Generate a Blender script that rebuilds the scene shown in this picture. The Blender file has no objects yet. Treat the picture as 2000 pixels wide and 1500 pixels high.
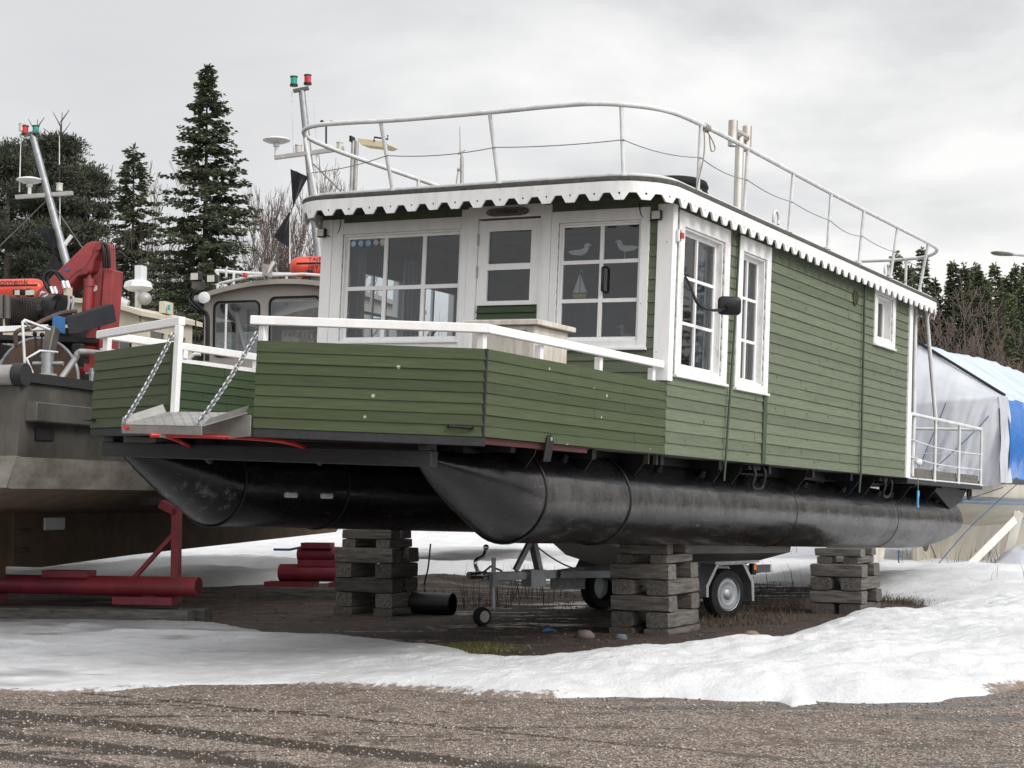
import bpy, bmesh, math, random
import numpy as np
from mathutils import Vector, Matrix
random.seed(7)
D = bpy.data
S = bpy.context.scene
COL = S.collection
rad = math.radians
# ------------------------------------------------------------------ camera, sky, sun, exposure
CAM_H, PITCH, F = 1.55, 0.0658, 3175.64          # eye height (m), upward pitch, focal length in pixels of a 2000 px wide frame
cd = D.cameras.new("camera"); cam = D.objects.new("camera", cd); COL.objects.link(cam)
cam.location = (0, 0, CAM_H); cam.rotation_euler = (rad(90) + PITCH, 0, 0)
cd.sensor_width = 36; cd.lens = 36 * F / 2000; cd.clip_start = .1; cd.clip_end = 3000
S.camera = cam
S.view_settings.view_transform = 'Standard'; S.view_settings.look = 'None'
S.view_settings.exposure = 0.05; S.view_settings.gamma = 1
SUN_EL, SUN_AZ = rad(36), rad(125)                 # azimuth clockwise from +Y
w = D.worlds.new("World"); S.world = w; w.use_nodes = True
nt = w.node_tree; nt.nodes.clear()
def N(nt, t, **k):
    n = nt.nodes.new(t)
    for a, b in k.items(): setattr(n, a, b)
    return n
def L(nt, a, b): nt.links.new(a, b)
out = N(nt, 'ShaderNodeOutputWorld'); bg = N(nt, 'ShaderNodeBackground'); L(nt, bg.outputs[0], out.inputs[0])
sky = N(nt, 'ShaderNodeTexSky', sky_type='NISHITA', sun_disc=False, sun_elevation=SUN_EL, sun_rotation=SUN_AZ)
skm = N(nt, 'ShaderNodeVectorMath', operation='SCALE'); skm.inputs[3].default_value = .1; L(nt, sky.outputs[0], skm.inputs[0])
tc = N(nt, 'ShaderNodeTexCoord'); mp = N(nt, 'ShaderNodeMapping'); L(nt, tc.outputs['Generated'], mp.inputs[0])
mp.inputs['Scale'].default_value = (1.0, 1.0, 2.6); mp.inputs['Location'].default_value = (.35, .1, .0)
n1 = N(nt, 'ShaderNodeTexNoise'); n1.inputs['Scale'].default_value = 3.4; n1.inputs['Detail'].default_value = 7; n1.inputs['Roughness'].default_value = .52; n1.inputs['Distortion'].default_value = .25
L(nt, mp.outputs[0], n1.inputs['Vector'])
# the cloud sheet is thinner and brighter towards the sun
dt = N(nt, 'ShaderNodeVectorMath', operation='DOT_PRODUCT'); L(nt, tc.outputs['Generated'], dt.inputs[0])
dt.inputs[1].default_value = (math.cos(rad(14)) * math.sin(rad(20)), math.cos(rad(14)) * math.cos(rad(20)), math.sin(rad(14)))
gl = N(nt, 'ShaderNodeMapRange'); gl.inputs[1].default_value = .86; gl.inputs[2].default_value = 1.0; gl.inputs[3].default_value = 0; gl.inputs[4].default_value = 1; L(nt, dt.outputs['Value'], gl.inputs[0])
am = N(nt, 'ShaderNodeMapRange'); am.inputs[3].default_value = .3; am.inputs[4].default_value = 1.7; L(nt, gl.outputs[0], am.inputs[0])
sb = N(nt, 'ShaderNodeMath', operation='SUBTRACT'); L(nt, n1.outputs[0], sb.inputs[0]); sb.inputs[1].default_value = .5
ml = N(nt, 'ShaderNodeMath', operation='MULTIPLY'); L(nt, sb.outputs[0], ml.inputs[0]); L(nt, am.outputs[0], ml.inputs[1])
gg = N(nt, 'ShaderNodeMath', operation='MULTIPLY_ADD'); L(nt, gl.outputs[0], gg.inputs[0]); gg.inputs[1].default_value = .17; gg.inputs[2].default_value = .5
ad = N(nt, 'ShaderNodeMath', operation='ADD'); L(nt, ml.outputs[0], ad.inputs[0]); L(nt, gg.outputs[0], ad.inputs[1])
cr = N(nt, 'ShaderNodeValToRGB'); L(nt, ad.outputs[0], cr.inputs[0])
e = cr.color_ramp.elements
e[0].position = .28; e[0].color = (.54, .55, .58, 1); e[1].position = .74; e[1].color = (.99, .985, .97, 1)
m = cr.color_ramp.elements.new(.5); m.color = (.735, .735, .745, 1)
mx = N(nt, 'ShaderNodeMix', data_type='RGBA'); mx.inputs[0].default_value = .95
# an overcast sky is much brighter overhead than near the horizon
sz = N(nt, 'ShaderNodeSeparateXYZ'); L(nt, tc.outputs['Generated'], sz.inputs[0])
zm = N(nt, 'ShaderNodeMapRange', interpolation_type='SMOOTHSTEP'); zm.inputs[1].default_value = .24; zm.inputs[2].default_value = .85; zm.inputs[3].default_value = 1.0; zm.inputs[4].default_value = 1.35; L(nt, sz.outputs[2], zm.inputs[0])
# and the cloud in front of the sun, behind the photographer's right shoulder, glows
d2 = N(nt, 'ShaderNodeVectorMath', operation='DOT_PRODUCT'); L(nt, tc.outputs['Generated'], d2.inputs[0]); d2.inputs[1].default_value = (math.cos(rad(30)) * math.sin(rad(140)), math.cos(rad(30)) * math.cos(rad(140)), math.sin(rad(30)))
lobe = N(nt, 'ShaderNodeMapRange', interpolation_type='SMOOTHSTEP'); lobe.inputs[1].default_value = .25; lobe.inputs[2].default_value = 1; lobe.inputs[3].default_value = 0; lobe.inputs[4].default_value = 1.7; L(nt, d2.outputs['Value'], lobe.inputs[0])
za = N(nt, 'ShaderNodeMath', operation='ADD'); L(nt, zm.outputs[0], za.inputs[0]); L(nt, lobe.outputs[0], za.inputs[1])
zs = N(nt, 'ShaderNodeVectorMath', operation='SCALE'); L(nt, cr.outputs[0], zs.inputs[0]); L(nt, za.outputs[0], zs.inputs[3])
L(nt, skm.outputs[0], mx.inputs[6]); L(nt, zs.outputs[0], mx.inputs[7]); L(nt, mx.outputs[2], bg.inputs[0]); bg.inputs[1].default_value = 1.0
sl = D.lights.new("sun", 'SUN'); sl.energy = 1.5; sl.angle = rad(22); sl.color = (1, .96, .9)
sun = D.objects.new("sun", sl); COL.objects.link(sun)
sd = Vector((math.sin(SUN_AZ) * math.cos(SUN_EL), math.cos(SUN_AZ) * math.cos(SUN_EL), math.sin(SUN_EL)))
sun.rotation_euler = sd.to_track_quat('Z', 'Y').to_euler(); sun.location = sd * 50

# ------------------------------------------------------------------ measuring
cp, sp = math.cos(PITCH), math.sin(PITCH)
def wp(px, py, Y):                                # world point at distance Y (along +Y) seen at a photo pixel
    a, b = (px - 1000) / F, (750 - py) / F
    t = Y / (cp - b * sp)
    return Vector((a * t, Y, CAM_H + t * (sp + b * cp)))
def G(px, py, z=0.0):                             # ground point seen at a photo pixel
    a, b = (px - 1000) / F, (750 - py) / F
    t = (z - CAM_H) / (sp + b * cp)
    return Vector((a * t, t * (cp - b * sp), z))
# houseboat frame: x athwart (right), y towards the stern, z up; W wide
W = 4.2
yaw, rl = -0.52, 0.0412
fwv = Vector((math.sin(yaw) * cp, math.cos(yaw) * cp, sp)); rtv = Vector((math.cos(yaw), -math.sin(yaw), 0)); upv = rtv.cross(fwv)
r2 = rtv * math.cos(rl) + upv * math.sin(rl); u2 = upv * math.cos(rl) - rtv * math.sin(rl)
A_ = Matrix(((1, 0, 0), (0, -sp, cp), (0, cp, sp))).transposed(); B_ = Matrix((r2, u2, fwv))
RB = A_ @ B_
TB = Vector((0, 0, CAM_H)) - RB @ Vector((10.7824, -14.528, -0.4209))
MB4 = Matrix.Translation(TB) @ RB.to_4x4()
def bw(x, y, z): return MB4 @ Vector((x, y, z))
BX = bw(1, 0, 0) - bw(0, 0, 0); BX.z = 0; BX.normalize(); BY = Vector((-BX.y, BX.x, 0))
BYAW = math.atan2(BX.y, BX.x)

# ------------------------------------------------------------------ materials
MATS = {}
def base(name):
    m = D.materials.new(name); m.use_nodes = True
    return m, m.node_tree, m.node_tree.nodes['Principled BSDF']
def C4(c): return (c[0], c[1], c[2], 1)
def mat(name, c1, c2=None, scale=4, stretch=(1, 1, 1), rough=.6, metal=0, bump=0, bscale=40, lo=.35, hi=.65, spot=None, sscale=6, ssize=.08, board=0, island=0, orand=0, rvar=0, spec=.5, detail=6, coat=0):
    """noise-mixed paint / wood / metal in object space; spot = colour of small specks, board = row height whose rows differ in tone"""
    if name in MATS: return MATS[name]
    m, nt, p = base(name); MATS[name] = m
    c2 = c2 or tuple(x * .8 for x in c1)
    tc = N(nt, 'ShaderNodeTexCoord'); mp = N(nt, 'ShaderNodeMapping'); L(nt, tc.outputs['Object'], mp.inputs[0]); mp.inputs['Scale'].default_value = stretch
    if orand:
        oi = N(nt, 'ShaderNodeObjectInfo'); k = N(nt, 'ShaderNodeMath', operation='MULTIPLY'); L(nt, oi.outputs['Random'], k.inputs[0]); k.inputs[1].default_value = 37
        cb = N(nt, 'ShaderNodeCombineXYZ'); L(nt, k.outputs[0], cb.inputs[0]); L(nt, k.outputs[0], cb.inputs[1]); L(nt, cb.outputs[0], mp.inputs['Location'])
    nz = N(nt, 'ShaderNodeTexNoise'); nz.inputs['Scale'].default_value = scale; nz.inputs['Detail'].default_value = detail; nz.inputs['Roughness'].default_value = .62; L(nt, mp.outputs[0], nz.inputs['Vector'])
    cr = N(nt, 'ShaderNodeValToRGB'); L(nt, nz.outputs[0], cr.inputs[0]); e = cr.color_ramp.elements
    e[0].position = lo; e[0].color = C4(c1); e[1].position = hi; e[1].color = C4(c2)
    col = cr.outputs[0]
    def scaleby(col, val, a, b):
        r = N(nt, 'ShaderNodeMapRange'); r.inputs[3].default_value = a; r.inputs[4].default_value = b; L(nt, val, r.inputs[0])
        v = N(nt, 'ShaderNodeVectorMath', operation='SCALE'); L(nt, col, v.inputs[0]); L(nt, r.outputs[0], v.inputs[3]); return v.outputs[0]
    if board:
        sx = N(nt, 'ShaderNodeSeparateXYZ'); L(nt, tc.outputs['Object'], sx.inputs[0])
        dv = N(nt, 'ShaderNodeMath', operation='DIVIDE'); L(nt, sx.outputs[2], dv.inputs[0]); dv.inputs[1].default_value = board
        fl = N(nt, 'ShaderNodeMath', operation='FLOOR'); L(nt, dv.outputs[0], fl.inputs[0])
        wn = N(nt, 'ShaderNodeTexWhiteNoise', noise_dimensions='1D'); L(nt, fl.outputs[0], wn.inputs['W'])
        col = scaleby(col, wn.outputs[0], .87, 1.13)
    if island:
        gi = N(nt, 'ShaderNodeNewGeometry'); col = scaleby(col, gi.outputs['Random Per Island'], 1 - island, 1 + island)
    if orand: col = scaleby(col, oi.outputs['Random'], 1 - orand, 1 + orand)
    if spot:
        vo = N(nt, 'ShaderNodeTexVoronoi'); vo.inputs['Scale'].default_value = sscale; L(nt, tc.outputs['Object'], vo.inputs['Vector'])
        r = N(nt, 'ShaderNodeMapRange'); r.inputs[1].default_value = ssize; r.inputs[2].default_value = ssize * .6; L(nt, vo.outputs['Distance'], r.inputs[0])
        sep = N(nt, 'ShaderNodeSeparateColor'); L(nt, vo.outputs['Color'], sep.inputs[0])
        gt = N(nt, 'ShaderNodeMath', operation='GREATER_THAN'); L(nt, sep.outputs[0], gt.inputs[0]); gt.inputs[1].default_value = .45
        mu = N(nt, 'ShaderNodeMath', operation='MULTIPLY'); L(nt, r.outputs[0], mu.inputs[0]); L(nt, gt.outputs[0], mu.inputs[1])
        mx = N(nt, 'ShaderNodeMix', data_type='RGBA'); L(nt, mu.outputs[0], mx.inputs[0]); L(nt, col, mx.inputs[6]); mx.inputs[7].default_value = C4(spot); col = mx.outputs[2]
    L(nt, col, p.inputs['Base Color'])
    p.inputs['Metallic'].default_value = metal; p.inputs['Specular IOR Level'].default_value = spec
    if coat: p.inputs['Coat Weight'].default_value = coat; p.inputs['Coat Roughness'].default_value = .1
    if rvar:
        r = N(nt, 'ShaderNodeMapRange'); r.inputs[3].default_value = rough - rvar; r.inputs[4].default_value = rough + rvar; L(nt, nz.outputs[0], r.inputs[0]); L(nt, r.outputs[0], p.inputs['Roughness'])
    else: p.inputs['Roughness'].default_value = rough
    if bump:
        nb = N(nt, 'ShaderNodeTexNoise'); nb.inputs['Scale'].default_value = bscale; nb.inputs['Detail'].default_value = 4; L(nt, mp.outputs[0], nb.inputs['Vector'])
        b = N(nt, 'ShaderNodeBump'); b.inputs['Strength'].default_value = bump; b.inputs['Distance'].default_value = .01; L(nt, nb.outputs[0], b.inputs['Height']); L(nt, b.outputs[0], p.inputs['Normal'])
    return m
def glass(name, tint=(.86, .9, .92), ior=1.5):
    m, nt, p = base(name); MATS[name] = m; nt.nodes.remove(p); o = nt.nodes['Material Output']
    t = N(nt, 'ShaderNodeBsdfTransparent'); t.inputs[0].default_value = C4(tint); g = N(nt, 'ShaderNodeBsdfGlossy'); g.inputs['Roughness'].default_value = .02
    f = N(nt, 'ShaderNodeFresnel'); f.inputs[0].default_value = ior; x = N(nt, 'ShaderNodeMixShader')
    L(nt, f.outputs[0], x.inputs[0]); L(nt, t.outputs[0], x.inputs[1]); L(nt, g.outputs[0], x.inputs[2]); L(nt, x.outputs[0], o.inputs[0]); return m
M_white = mat('white_paint', (.83, .83, .82), (.76, .755, .74), scale=3, stretch=(3, 3, .7), rough=.5, spot=(.33, .28, .22), sscale=5, ssize=.05, bump=.15, bscale=30)
M_oldwhite = mat('worn_white_paint', (.76, .76, .75), (.50, .48, .45), scale=5, stretch=(2, 2, 1), lo=.48, hi=.8, rough=.6, spot=(.22, .17, .12), sscale=7, ssize=.07, bump=.3, bscale=25)
M_tube = mat('white_tube_paint', (.66, .67, .67), (.52, .52, .51), scale=6, rough=.35)
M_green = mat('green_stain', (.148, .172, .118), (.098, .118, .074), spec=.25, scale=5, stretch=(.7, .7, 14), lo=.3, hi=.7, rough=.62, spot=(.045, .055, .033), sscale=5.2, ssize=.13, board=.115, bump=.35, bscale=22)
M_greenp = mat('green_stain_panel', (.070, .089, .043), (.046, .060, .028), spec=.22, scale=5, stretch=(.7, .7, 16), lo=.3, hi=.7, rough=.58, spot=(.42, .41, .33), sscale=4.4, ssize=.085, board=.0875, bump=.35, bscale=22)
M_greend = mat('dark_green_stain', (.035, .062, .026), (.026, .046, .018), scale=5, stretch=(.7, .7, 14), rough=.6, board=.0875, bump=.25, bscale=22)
M_greent = mat('green_trim', (.04, .065, .035), rough=.55)
M_black = mat('black_steel', (.007, .007, .008), (.012, .012, .013), scale=6, spec=.3, rough=.45, bump=.12, bscale=30)
M_blackw = mat('black_timber', (.022, .023, .026), (.012, .012, .014), scale=6, stretch=(1, 5, 5), rough=.6, bump=.3, bscale=20)
M_rubber = mat('rubber', (.009, .009, .010), (.014, .014, .015), spec=.25, rough=.75, bump=.2, bscale=40)
M_plastic = mat('black_plastic', (.007, .007, .008), spec=.35, rough=.4)
M_felt = mat('roof_felt', (.055, .054, .050), (.10, .098, .088), scale=22, rough=.95, bump=.6, bscale=60)
M_red = mat('red_primer', (.075, .012, .010), (.045, .009, .008), scale=4, rough=.6)
M_redp = mat('red_plastic', (.55, .02, .02), (.42, .018, .018), rough=.38)
M_crane = mat('red_crane_paint', (.30, .034, .034), (.20, .026, .026), scale=3, rough=.42, spot=(.12, .03, .025), sscale=6, ssize=.06)
M_stand = mat('red_stand_paint', (.215, .020, .032), (.14, .016, .023), scale=3, rough=.5)
M_alu = mat('aluminium', (.40, .39, .375), (.29, .28, .265), scale=5, rough=.5, metal=.45, bump=.1)
M_alud = mat('dull_aluminium', (.155, .146, .13), (.045, .041, .035), scale=1.7, stretch=(1.6, 1, .5), lo=.3, hi=.72, rough=.5, metal=.4, spot=(.4, .4, .38), sscale=16, ssize=.06, bump=.1)
M_hulllow = mat('worn_hull_paint', (.25, .235, .205), (.13, .115, .09), scale=2.5, stretch=(1, 1, 2), rough=.7)
M_steel = mat('galvanised', (.34, .35, .36), (.25, .26, .27), scale=9, rough=.45, metal=.7)
M_inox = mat('stainless', (.60, .57, .53), (.40, .34, .28), scale=4, stretch=(1, 1, .5), rough=.35, metal=.9)
M_pontoon = None
M_anti = mat('brown_antifouling', (.125, .085, .05), (.075, .052, .032), scale=3, rough=.85)
M_rust = mat('rusty_steel', (.11, .062, .042), (.055, .035, .027), scale=5, rough=.8, bump=.2)
M_wood = mat('grey_timber', (.150, .136, .120), (.046, .041, .036), scale=3.2, stretch=(1.0, 10, 10), lo=.36, hi=.66, rough=.85, bump=.55, bscale=6, spot=(.04, .032, .026), sscale=7, ssize=.09, orand=.35)
M_ply = mat('weathered_plywood', (.66, .61, .54), (.47, .42, .36), scale=2.5, stretch=(6, 6, 1), rough=.8, bump=.2, spot=(.16, .13, .1), sscale=5, ssize=.05)
M_inner = mat('interior_lining', (.74, .75, .76), (.66, .67, .68), rough=.8)
M_innerd = mat('interior_dark', (.34, .34, .37), (.28, .28, .31), rough=.9)
M_floor = mat('interior_floor', (.16, .14, .12), rough=.8)
M_curt = mat('curtain_cloth', (.36, .40, .45), (.30, .34, .40), scale=3, stretch=(8, 8, 1), rough=.9)
M_bluec = mat('blue_cloth', (.09, .17, .24), (.07, .13, .19), rough=.9)
M_cream = mat('cream_paint', (.60, .55, .43), (.50, .45, .35), scale=3, rough=.5)
M_cabin = mat('greige_cabin_paint', (.33, .295, .265), (.26, .235, .21), scale=2.5, rough=.55, spot=(.15, .13, .12), sscale=9, ssize=.05)
M_gel = mat('white_gelcoat', (.68, .66, .60), (.52, .49, .42), scale=1.6, rough=.4)
M_gelold = mat('stained_gelcoat', (.54, .50, .42), (.38, .34, .27), scale=1.3, stretch=(1, 1, .5), rough=.45)
M_orange = mat('orange_gloss', (.62, .07, .03), (.50, .05, .035), scale=3, rough=.22)
M_gtarp = mat('grey_tarp', (.52, .535, .57), (.43, .445, .48), scale=2, rough=.38, bump=.25, bscale=10)
M_btarp = mat('blue_tarp', (.014, .19, .62), (.012, .15, .52), scale=2, stretch=(5, 1, 5), coat=.5, rough=.24, bump=.35, bscale=8)
M_blue = mat('blue_paint', (.03, .16, .38), rough=.5)
M_ropeb = mat('blue_rope', (.025, .075, .17), rough=.8)
M_rope = mat('grey_rope', (.34, .32, .27), (.22, .2, .17), scale=40, rough=.9)
M_gl = glass('window_glass', (.86, .9, .92), 1.85); M_gld = glass('tinted_glass', (.35, .38, .40), 1.6)
M_redl = mat('red_lens', (.55, .015, .02), rough=.15); M_greenl = mat('green_lens', (.0, .30, .24), rough=.15)
M_lamp = mat('lamp_glass', (.6, .58, .5), rough=.2); M_chrome = mat('chrome', (.7, .7, .7), (.6, .6, .6), metal=1, rough=.15)
M_orl = mat('orange_lens', (.75, .18, .02), rough=.2); M_ltblue = mat('light_blue_plastic', (.10, .38, .62), rough=.4)
M_pale = mat('pale_ornament', (.66, .67, .68), (.58, .59, .60), rough=.6); M_beige = mat('beige_ornament', (.42, .38, .31), rough=.7)
M_dgrey = mat('slate_board', (.018, .019, .023), (.013, .014, .017), spec=.25, rough=.6)
M_sign = mat('sign_wood', (.17, .145, .125), (.12, .10, .088), rough=.6); M_ink = mat('black_ink', (.006, .006, .006), rough=.6)

# ------------------------------------------------------------------ mesh helpers
class MB:
    def __init__(s): s.v = []; s.f = []
    def add(s, vs, fs):
        o = len(s.v); s.v += [tuple(v) for v in vs]; s.f += [tuple(i + o for i in f) for f in fs]; return s
    def box(s, a, b):
        x0, y0, z0 = a; x1, y1, z1 = b
        return s.add([(x0, y0, z0), (x1, y0, z0), (x1, y1, z0), (x0, y1, z0), (x0, y0, z1), (x1, y0, z1), (x1, y1, z1), (x0, y1, z1)],
                     [(0, 3, 2, 1), (4, 5, 6, 7), (0, 1, 5, 4), (1, 2, 6, 5), (2, 3, 7, 6), (3, 0, 4, 7)])
    def obox(s, o, ex, ey, ez):                   # corner + three edge vectors
        o, ex, ey, ez = map(Vector, (o, ex, ey, ez))
        v = [o, o + ex, o + ex + ey, o + ey]; v += [q + ez for q in v]
        f = [(0, 3, 2, 1), (4, 5, 6, 7), (0, 1, 5, 4), (1, 2, 6, 5), (2, 3, 7, 6), (3, 0, 4, 7)]
        if ex.cross(ey).dot(ez) < 0: f = [q[::-1] for q in f]
        return s.add(v, f)
    def beam(s, p, q, wd, ht, up=(0, 0, 1)):      # rectangular bar centred on p-q
        p, q, up = Vector(p), Vector(q), Vector(up); d = (q - p); a = d.cross(up).normalized() * wd; b = a.cross(d).normalized() * ht
        return s.obox(p - a / 2 - b / 2, a, d, b)
    def tube(s, pts, r, n=8, cap=True, closed=False):
        pts = [Vector(p) for p in pts]; rs = r if isinstance(r, (list, tuple)) else [r] * len(pts); m = len(pts)
        t0 = (pts[1] - pts[0]).normalized(); ref = Vector((0, 0, 1)) if abs(t0.z) < .9 else Vector((1, 0, 0))
        a = t0.cross(ref).normalized(); rings = []
        for i, p in enumerate(pts):
            if closed: t = (pts[(i + 1) % m] - pts[i - 1]).normalized()
            else: t = (pts[min(i + 1, m - 1)] - pts[max(i - 1, 0)]).normalized()
            a = (a - t * a.dot(t)).normalized(); b = t.cross(a)
            rings.append([p + (a * math.cos(k * 2 * math.pi / n) + b * math.sin(k * 2 * math.pi / n)) * rs[i] for k in range(n)])
        fs = [(i * n + k, i * n + (k + 1) % n, ((i + 1) % m) * n + (k + 1) % n, ((i + 1) % m) * n + k) for i in range(m if closed else m - 1) for k in range(n)]
        if cap and not closed: fs += [tuple(range(n))[::-1], tuple((m - 1) * n + k for k in range(n))]
        return s.add([v for r_ in rings for v in r_], fs)
    def cyl(s, p, q, r, n=16, r1=None): return s.tube([p, q], [r, r if r1 is None else r1], n)
    def lathe(s, p, ax, prof, n=20, cap=True):              # prof: (distance along axis, radius)
        p = Vector(p); ax = Vector(ax).normalized(); a = ax.cross(Vector((0, 0, 1)) if abs(ax.z) < .9 else Vector((1, 0, 0))).normalized(); b = ax.cross(a)
        return s.loft([[p + ax * d + (a * math.cos(k * 2 * math.pi / n) + b * math.sin(k * 2 * math.pi / n)) * max(r, .0005) for k in range(n)] for d, r in prof], True, cap)
    def ball(s, c, r, n=12, sc=(1, 1, 1)):
        c = Vector(c); k = n // 2; vs = [c + Vector((0, 0, -r * sc[2]))]
        for i in range(1, k):
            t = math.pi * i / k - math.pi / 2
            vs += [c + Vector((r * sc[0] * math.cos(t) * math.cos(j * 2 * math.pi / n), r * sc[1] * math.cos(t) * math.sin(j * 2 * math.pi / n), r * sc[2] * math.sin(t))) for j in range(n)]
        vs.append(c + Vector((0, 0, r * sc[2]))); e = len(vs) - 1
        fs = [(0, 1 + (j + 1) % n, 1 + j) for j in range(n)]
        for i in range(k - 2): fs += [(1 + i * n + j, 1 + i * n + (j + 1) % n, 1 + (i + 1) * n + (j + 1) % n, 1 + (i + 1) * n + j) for j in range(n)]
        fs += [(e, 1 + (k - 2) * n + j, 1 + (k - 2) * n + (j + 1) % n) for j in range(n)]
        return s.add(vs, fs)
    def prism(s, poly, ext):                      # planar polygon swept by a vector
        poly = [Vector(p) for p in poly]; ext = Vector(ext); n = len(poly)
        nrm = sum(((poly[i] - poly[0]).cross(poly[(i + 1) % n] - poly[0]) for i in range(n)), Vector())
        fs = [tuple(range(n))[::-1], tuple(range(n, 2 * n))] + [(i, (i + 1) % n, n + (i + 1) % n, n + i) for i in range(n)]
        if nrm.dot(ext) < 0: fs = [f[::-1] for f in fs]
        return s.add(poly + [p + ext for p in poly], fs)
    def loft(s, rings, closed=True, caps=True):
        n = len(rings[0]); fs = []
        for i in range(len(rings) - 1):
            for k in range(n if closed else n - 1): fs.append((i * n + k, i * n + (k + 1) % n, (i + 1) * n + (k + 1) % n, (i + 1) * n + k))
        if caps and closed: fs += [tuple(range(n))[::-1], tuple((len(rings) - 1) * n + k for k in range(n))]
        return s.add([v for r in rings for v in r], fs)
    def build(s, name, m, parent=None, smooth=0, bevel=0, world=False, fix=False, **props):
        me = D.meshes.new(name); vs = s.v
        if world and parent is not None:
            inv = parent.matrix_basis.inverted(); vs = [inv @ Vector(v) for v in vs]
        me.from_pydata(vs, [], s.f); me.update()
        if bevel or fix:
            bm = bmesh.new(); bm.from_mesh(me)
            if fix: bmesh.ops.remove_doubles(bm, verts=bm.verts, dist=1e-5); bmesh.ops.recalc_face_normals(bm, faces=bm.faces)
            if bevel: bmesh.ops.bevel(bm, geom=[e for e in bm.edges if len(e.link_faces) == 2 and e.calc_face_angle(0) > .6], offset=bevel, segments=1, affect='EDGES', clamp_overlap=True)
            bm.to_mesh(me); bm.free()
        if smooth: shade(me, smooth)
        me.materials.append(m); o = D.objects.new(name, me); COL.objects.link(o)
        if parent is not None: o.parent = parent
        for k, v in props.items(): o[k] = v
        return o
def shade(me, ang=35):
    me.polygons.foreach_set('use_smooth', [True] * len(me.polygons))
    bm = bmesh.new(); bm.from_mesh(me); a = rad(ang)
    for e in bm.edges: e.smooth = len(e.link_faces) != 2 or e.calc_face_angle(0) < a
    bm.to_mesh(me); bm.free()
def tag(o, label, cat, group=None):
    o['label'] = label; o['category'] = cat
    if group: o['group'] = group
    return o
def empty(name, label, cat, loc=(0, 0, 0), rotz=0, group=None, M=None):
    o = D.objects.new(name, None); COL.objects.link(o); o.empty_display_size = .3
    if M is not None: o.matrix_basis = M
    else: o.location = loc; o.rotation_euler = (0, 0, rotz); o.matrix_basis = Matrix.Translation(loc) @ Matrix.Rotation(rotz, 4, 'Z')
    return tag(o, label, cat, group)
def copy_tree(o, parent=None):
    c = o.copy(); COL.objects.link(c)
    if parent is not None: c.parent = parent
    for ch in list(o.children): copy_tree(ch, c)
    return c
def npmesh(name, V, Fq, m, parent=None, smooth=False, **props):
    me = D.meshes.new(name); V = np.asarray(V, np.float32); Fq = np.asarray(Fq, np.int32); k = Fq.shape[1]
    me.vertices.add(len(V)); me.vertices.foreach_set('co', V.ravel()); me.loops.add(Fq.size); me.loops.foreach_set('vertex_index', Fq.ravel())
    me.polygons.add(len(Fq)); me.polygons.foreach_set('loop_start', np.arange(0, Fq.size, k, dtype=np.int32)); me.polygons.foreach_set('loop_total', np.full(len(Fq), k, np.int32))
    if smooth: me.polygons.foreach_set('use_smooth', [True] * len(Fq))
    me.update(calc_edges=True); me.validate(); me.materials.append(m); o = D.objects.new(name, me); COL.objects.link(o)
    if parent is not None: o.parent = parent
    for a, b in props.items(): o[a] = b
    return o
def spline(pts, n=6, closed=False):
    P = [Vector(p) for p in pts]; m = len(P); o = []
    for i in range(m if closed else m - 1):
        g = (lambda k: P[k % m]) if closed else (lambda k: P[max(0, min(m - 1, k))])
        a, b, c, d = g(i - 1), g(i), g(i + 1), g(i + 2)
        for j in range(n):
            t = j / n; o.append(.5 * ((2 * b) + (c - a) * t + (2 * a - 5 * b + 4 * c - d) * t * t + (3 * b - a - 3 * c + d) * t ** 3))
    if not closed: o.append(P[-1])
    return o
def sag(p, q, d, n=10):
    p, q = Vector(p), Vector(q); return [p.lerp(q, i / n) - Vector((0, 0, d * 4 * (i / n) * (1 - i / n))) for i in range(n + 1)]
def text_obj(name, txt, size, m, parent, f, depth=.002, world=False, flip=False):
    cu = D.curves.new(name, 'FONT'); cu.body = txt; cu.size = size; cu.extrude = depth; cu.align_x = 'CENTER'; cu.align_y = 'CENTER'
    o = D.objects.new(name, cu); COL.objects.link(o); dg = bpy.context.evaluated_depsgraph_get(); me = D.meshes.new_from_object(o.evaluated_get(dg)); D.objects.remove(o)
    bm = bmesh.new(); bm.from_mesh(me); bmesh.ops.subdivide_edges(bm, edges=[e for e in bm.edges if e.calc_length() > size * .2], cuts=2)
    inv = parent.matrix_basis.inverted() if (world and parent is not None) else None
    for v in bm.verts:
        q = Vector(f(v.co.x, v.co.y, v.co.z)); v.co = inv @ q if inv else q
    bm.to_mesh(me); bm.free(); me.materials.clear(); me.materials.append(m); t = D.objects.new(name, me); COL.objects.link(t)
    if parent is not None: t.parent = parent
    return t
class Plane:                                      # upright wall plane: u along, z up, o outwards
    def __init__(s, o, u, n): s.o = Vector(o); s.u = Vector(u).normalized(); s.n = Vector(n).normalized()
    def __call__(s, u, z, o=0): return s.o + s.u * u + s.n * o + Vector((0, 0, z))
    def box(s, mb, u0, u1, z0, z1, o0, o1): return mb.obox(s(u0, z0, o0), s.u * (u1 - u0), Vector((0, 0, z1 - z0)), s.n * (o1 - o0))
def cut_rects(u0, u1, z0, z1, ops):               # rectangle minus openings -> rectangles
    zs = sorted({z0, z1, *[z for o in ops for z in o[2:4] if z0 < z < z1]}); r = []
    for a, b in zip(zs, zs[1:]):
        c = (a + b) / 2; cur = u0
        for o in sorted(o for o in ops if o[2] < c < o[3]):
            if o[0] > cur: r.append((cur, min(o[0], u1), a, b))
            cur = max(cur, o[1])
        if cur < u1: r.append((cur, u1, a, b))
    return r
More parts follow.
